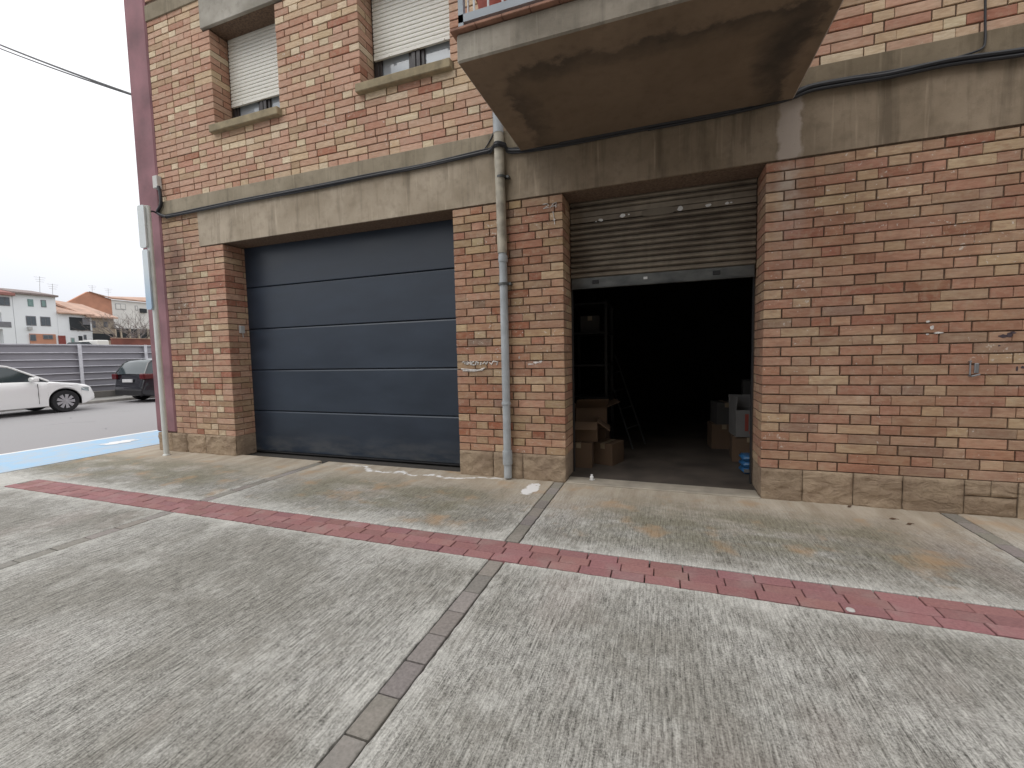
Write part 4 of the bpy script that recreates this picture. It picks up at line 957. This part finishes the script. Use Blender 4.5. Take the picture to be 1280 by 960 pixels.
# ------------------------------------------------------------ houses behind
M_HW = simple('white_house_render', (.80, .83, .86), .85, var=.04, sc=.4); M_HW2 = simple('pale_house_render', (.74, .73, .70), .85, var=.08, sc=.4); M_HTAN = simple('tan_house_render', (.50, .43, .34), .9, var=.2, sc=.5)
M_HBR = simple('orange_house_brick', (.55, .27, .18), .9, var=.15, sc=.8); M_RTILE = simple('orange_roof_tile', (.52, .34, .26), .85, var=.2, sc=1.2); M_RTILE2 = simple('dull_red_roof_tile', (.36, .17, .15), .85, var=.2, sc=1)
M_HGL = simple('dim_house_window', (.10, .12, .14), .2); M_HFR = simple('house_window_frame', (.20, .20, .22), .6); M_RDOOR = simple('red_house_door', (.26, .06, .05), .7); M_TEAL = simple('teal_shutter', (.22, .33, .32), .7); M_DBAL = simple('dark_balcony', (.03, .035, .04), .8); M_AC = simple('ac_unit_grey', (.45, .45, .45), .6)
def H(px, py, X): v = XP(px, py, X); return v.y, v.z
def rect_px(b, x0, y0, x1, y1, X, dep, out, mi=0):          # upright panel on the facade plane X, standing out towards the street
    a = H((x0 + x1) / 2, y0, X); c_ = H((x0 + x1) / 2, y1, X); ya = H(x0, (y0 + y1) / 2, X)[0]; yb = H(x1, (y0 + y1) / 2, X)[0]
    b.box((X - dep, ya, c_[1]), (X + out, yb, a[1]), mi)
def hwin(t, x0, y0, x1, y1, X, frame=M_HFR, glass=M_HGL, bars=1):
    b = MB(); rect_px(b, x0, y0, x1, y1, X, .05, .04); wn = b.build('window', frame, t)
    wn.matrix_parent_inverse = Matrix.Translation(-t.location)
    b = MB(); m_ = .9; w_ = (x1 - x0 - m_ * (bars + 1)) / bars
    for i in range(bars): rect_px(b, x0 + m_ + i * (w_ + m_), y0 + m_, x0 + m_ + i * (w_ + m_) + w_, y1 - m_, X, 0, .06)
    b.build('pane', glass, wn)
def hpart(t, name, b, mat):
    o = b.build(name, mat, t); o.matrix_parent_inverse = Matrix.Translation(-t.location); return o
HG = 'houses beyond the fence'
X = -60.0
def y_of(px, X=-60.0): return XP(px, 400, X).y
def z_of(px, py, X=-60.0): return XP(px, py, X).z
# A: leftmost white house with loggias and a hipped red roof
t = thing('house', 'white house with balconies at the left edge of the photo', 'house', (X, y_of(0), 0), 0, HG)
ya, yb = y_of(18) - 9.5, y_of(18) - .02; zA = z_of(8, 366)
b = MB(); b.box((X - 9, ya, 0), (X - 1.2, yb, zA)); 
for y0_, y1_, z0_, z1_ in ((y_of(19) - .9, yb, 0, zA), (ya, y_of(19) - .9, z_of(8, 391), zA), (ya, y_of(19) - .9, z_of(8, 411.5), z_of(8, 409))): b.box((X - 1.2, y0_, z0_), (X, y1_, z1_))
hpart(t, 'wall', b, M_HW)
b = MB(); yc = (ya + yb) / 2; b.add([(X + .4, ya - .3, zA), (X + .4, yb + .1, zA), (X - 9.4, yb + .1, zA), (X - 9.4, ya - .3, zA), (X - 4, yb - 3.6, zA + 1.5), (X - 4, ya + 3, zA + 1.5), (X + .4, ya - .3, zA - .25), (X + .4, yb + .1, zA - .25), (X - 9.4, yb + .1, zA - .25), (X - 9.4, ya - .3, zA - .25)], [(0, 1, 4, 5), (1, 2, 4), (2, 3, 5, 4), (3, 0, 5), (0, 1, 7, 6), (1, 2, 8, 7), (2, 3, 9, 8), (3, 0, 6, 9), (6, 7, 8, 9)])
hpart(t, 'roof', b, M_RTILE2); hwin(t, -8, 371, 12, 382, X, bars=3); 
b = MB(); rect_px(b, -4, 393, 5, 409, X - 1.2, 0, .1); rect_px(b, -4, 414, 7, 431, X - 1.2, 0, .1); hpart(t, 'door', b, M_DBAL)
b = MB(); rect_px(b, -9, 402, 14, 409, X, .03, .03); hpart(t, 'balcony_railing', b, M_HFR)
# B: three-storey white house
t = thing('house', 'tall plain white house with four small windows and a red brick ground floor panel', 'house', (X, y_of(45), 0), 0, HG)
ya, yb = y_of(18.2), y_of(71.5); za, zb_ = z_of(18, 366), z_of(71, 371.8); b = MB(); b.box((X - 9, ya, 0), (X, yb, zb_)); hpart(t, 'wall', b, M_HW)
b = MB(); b.box((X - 9.2, ya - .1, zb_ + .005), (X + .35, yb + .12, zb_ + .17)); b.prism([(X + .36, zb_ + .17), (X - 4.5, zb_ + 1.0), (X - 9.2, zb_ + .17)], 1, ya - .1, yb + .12); hpart(t, 'roof', b, simple('grey_brown_roof', (.26, .21, .20), .85))
hwin(t, 34.5, 374, 41.5, 383, X, M_TEAL, M_TEAL); hwin(t, 51, 375, 57.5, 384, X, M_HFR, M_TEAL); hwin(t, 32.5, 395, 45, 407, X, bars=2); hwin(t, 50.5, 396, 63, 407.5, X, bars=2)
b = MB(); rect_px(b, 37, 417.5, 69.5, 433, X, 0, .12); hpart(t, 'brick_panel', b, M_HBR); hwin(t, 37.5, 418, 45, 426, X + .13, bars=1); hwin(t, 54, 418.5, 66, 424, X + .13, bars=2)
b = MB(); rect_px(b, 33.5, 408.5, 38.5, 412.5, X, -.02, .35); hpart(t, 'air_conditioner', b, M_AC)
def antenna(t, px, py0, py1, X):
    a = XP(px, py0, X); c_ = XP(px, py1, X); b = MB(); b.tube([c_ - Vector((.5, 0, .5)), a - Vector((.5, 0, 0))], .02, 5)
    for k in range(3): b.tube([a + Vector((-.5, -.45 + .08 * k, -.1 - .22 * k)), a + Vector((-.5, .45 - .08 * k, -.1 - .22 * k))], .012, 4)
    hpart(t, 'antenna', b, M_AC)
antenna(t, 53, 345, 368, X); antenna(t, 69, 354, 370, X)
# C: low white house with dark balcony
t = thing('house', 'low white house with a dark covered balcony and a red door', 'house', (X, y_of(93), 0), 0, HG)
ya, yb = y_of(71.8), y_of(114.5); zt_ = z_of(90, 393); b = MB(); b.box((X - 6, ya, 0), (X, yb, zt_)); hpart(t, 'wall', b, M_HW)
b = MB(); b.prism([(X + .4, zt_), (X + .4, zt_ + .12), (X - 6, zt_ + 1.5), (X - 6, zt_)], 1, ya, yb + .1); hpart(t, 'roof', b, M_RTILE)
b = MB(); rect_px(b, 87, 397, 112, 413, X, 0, .08); ba = hpart(t, 'balcony', b, M_DBAL); b = MB(); rect_px(b, 103, 398, 112, 406, X + .09, 0, .05); b.build('balcony_screen', M_HFR, ba)
b = MB(); rect_px(b, 73, 419.5, 82, 433, X, 0, .07); hpart(t, 'door', b, M_RDOOR)
b = MB(); rect_px(b, 98.5, 420, 103, 433, X, 0, .07); hpart(t, 'door', b, M_DBAL); hwin(t, 88.5, 422, 93.5, 433, X, M_AC, M_TEAL); hwin(t, 104.5, 418.5, 108, 424.5, X)
# D: tan house under orange tiles
t = thing('house', 'tan rendered house with orange tiled roof between the white house and the trees', 'house', (X, y_of(128), 0), 0, HG)
ya, yb = y_of(114.8), y_of(142); zt_ = z_of(128, 397.5); b = MB(); b.box((X - 6, ya, 0), (X, yb, zt_)); hpart(t, 'wall', b, M_HTAN)
b = MB(); y0_ = y_of(84); zr0, zr1 = z_of(92, 395.5), z_of(92, 381.5)
b.add([(X + .5, y_of(106), zt_ - .05), (X + .5, yb + .2, zt_ - .05), (X - 6, yb + .2, zt_ + 2.0), (X - 6, y_of(102), zt_ + 2.0), (X + .5, y_of(106), zt_ + .12), (X + .5, yb + .2, zt_ + .12), (X - 6, yb - 2.6, zt_ + 2.25), (X - 6, y_of(102), zt_ + 2.25)], [(0, 1, 2, 3), (4, 5, 6, 7), (0, 1, 5, 4), (1, 2, 6, 5), (2, 3, 7, 6), (3, 0, 4, 7)])
hpart(t, 'roof', b, M_RTILE); hwin(t, 115.5, 401, 119.5, 410, X); hwin(t, 129.5, 402, 134.5, 409, X)
b = MB(); rect_px(b, 116, 417, 141, 425, X, 0, .07); hpart(t, 'carport_opening', b, M_DBAL)
# E: tall brick gable house behind, with a white long side
X2 = -72.0
t = thing('house', 'tall orange brick gable house with long pale side wall and tiled roof', 'house', (X2, XP(120, 400, X2).y, 0), 0, HG)
def P2(px, py): v = XP(px, py, X2); return (v.y, v.z)
yb2 = P2(139, 374); ye = P2(190, 379)[0]
b = MB(); b.prism([(P2(82, 400)[0], 0), (P2(82, 380)[0], P2(82, 379)[1]), P2(110, 364.5), (yb2[0], yb2[1]), (yb2[0], 0)], 0, X2 - .5, X2); hpart(t, 'gable_wall', b, M_HBR)
b = MB(); b.box((X2 - 11, yb2[0] + .01, 0), (X2, ye + 8, yb2[1] - .05)); hpart(t, 'wall', b, M_HW2)
rp = P2(110, 364.5); b = MB()
b.add([(X2 + .3, yb2[0] - .1, yb2[1] - .02), (X2 + .3, ye + 8, yb2[1] - .02), (X2 - 7, ye + 8, yb2[1] + 2.1), (X2 - 5, rp[0] + 2.7, rp[1] + .1), (X2 + .2, rp[0], rp[1] + .05), (X2 + .3, yb2[0] - .1, yb2[1] + .2), (X2 + .3, ye + 8, yb2[1] + .2)], [(0, 1, 6, 5), (5, 6, 2, 3), (5, 3, 4), (0, 5, 4)])
hpart(t, 'roof', b, M_RTILE)
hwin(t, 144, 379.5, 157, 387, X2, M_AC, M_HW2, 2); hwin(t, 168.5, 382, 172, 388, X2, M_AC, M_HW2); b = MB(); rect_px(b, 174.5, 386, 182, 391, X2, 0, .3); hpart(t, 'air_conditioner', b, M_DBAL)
b = MB(); rect_px(b, 144, 411, 190, 428, X2 + .02, 0, .08); hpart(t, 'porch_opening', b, M_DBAL)
b = MB()
for px in (143, 150, 161, 172, 184): b = MB(); rect_px(b, px, 411, px + 1.6, 428, X2 + .11, 0, .25); hpart(t, 'porch_pillar', b, M_HTAN)
antenna(t, 118, 356, 367, X2); antenna(t, 138, 360, 371, X2)
t = thing('garden_wall', 'low red brick garden wall between the houses and the fence, under the bare trees', 'wall', (-57, y_of(165, -57), 0)); b = MB(); b.box((-57.15, y_of(137, -57), 0), (-56.9, y_of(137, -57) + 14, z_of(160, 423.5, -57))); hpart(t, 'brickwork', b, simple('dark_red_brick', (.24, .09, .07), .9, var=.25, sc=1))
b = MB(); b.box((-57.2, y_of(137, -57), z_of(160, 423.5, -57) + .003), (-56.85, y_of(137, -57) + 14, z_of(160, 423.5, -57) + .08)); hpart(t, 'coping', b, M_RTILE)
# truck seen above the fence
t = thing('parked_truck', 'parked truck with dark cab and pale box, its top showing above the fence', 'truck', (-34, XP(122, 430, -34).y, 0))
zt_ = XP(128, 425, -34).z; y1_, y2_, y3_ = [XP(q, 428, -34).y for q in (108, 121, 136.5)]
b = MB(); b.cbox((-36.1, y2_ + .05, .8), (-34, y3_, zt_), .05); hpart(t, 'cargo_box', b, M_HW2)
b = MB(); b.cbox((-36, y1_ - .3, .5), (-34.05, y2_, zt_ - .12), .25); hpart(t, 'cab', b, M_DBAL)
for yy in (y1_ + .5, y3_ + .4):
    for xx in (-34.2, -35.8): b = MB(); b.lathe([(.001, -.15), (.45, -.15), (.45, .15), (.001, .15)], (xx, yy, .30), 0, 20); hpart(t, 'wheel', b, M_TYRE)
# bare trees
M_BARK = simple('grey_winter_bark', (.22, .19, .18), .9)
def bare_tree(px, X, label, seed, top_py):
    rs = random.Random(seed); p0 = XP(px, 428, X); ht = XP(px, top_py - 9, X).z
    t = thing('bare_tree', label, 'tree', (X, p0.y, 0), 0, 'bare trees in front of the pale house')
    tr = MB(); cr = MB(); th = ht * .48
    tr.tube([(0, 0, 0), (.05, .03, th * .5), (0, 0, th)], [.17, .12, .10], 8); tr.build('trunk', M_BARK, t)
    def br(p, d_, L, r_, lv):
        q = p + d_ * L; mid = p.lerp(q, .5) + Vector((rs.uniform(-1, 1), rs.uniform(-1, 1), rs.uniform(-.5, 1))) * L * .08
        cr.tube([p, mid, q], [r_, r_ * .8, r_ * .6], 4 if lv else 5, caps=False)
        if lv < 4:
            for _ in range((4, 3, 2, 2)[lv]):
                nd = (d_ + Vector((rs.uniform(-1, 1), rs.uniform(-1, 1), rs.uniform(-.45, .8))) * .85).normalized(); br(p.lerp(q, rs.uniform(.55, 1)), nd, L * rs.uniform(.58, .8), r_ * .6, lv + 1)
    for k in range(6):
        a = k * 1.05 + rs.uniform(-.3, .3); br(Vector((0, 0, th * rs.uniform(.9, 1))), Vector((math.cos(a) * .9, math.sin(a) * .9, rs.uniform(.35, 1.0))).normalized(), ht * .25, .05, 0)
    cr.build('crown', M_BARK, t)
bare_tree(153, -58, 'bare leafless tree on the left, in front of the pale house', 3, 391)
bare_tree(175.5, -58, 'bare leafless tree on the right, close to the sign post', 9, 390)
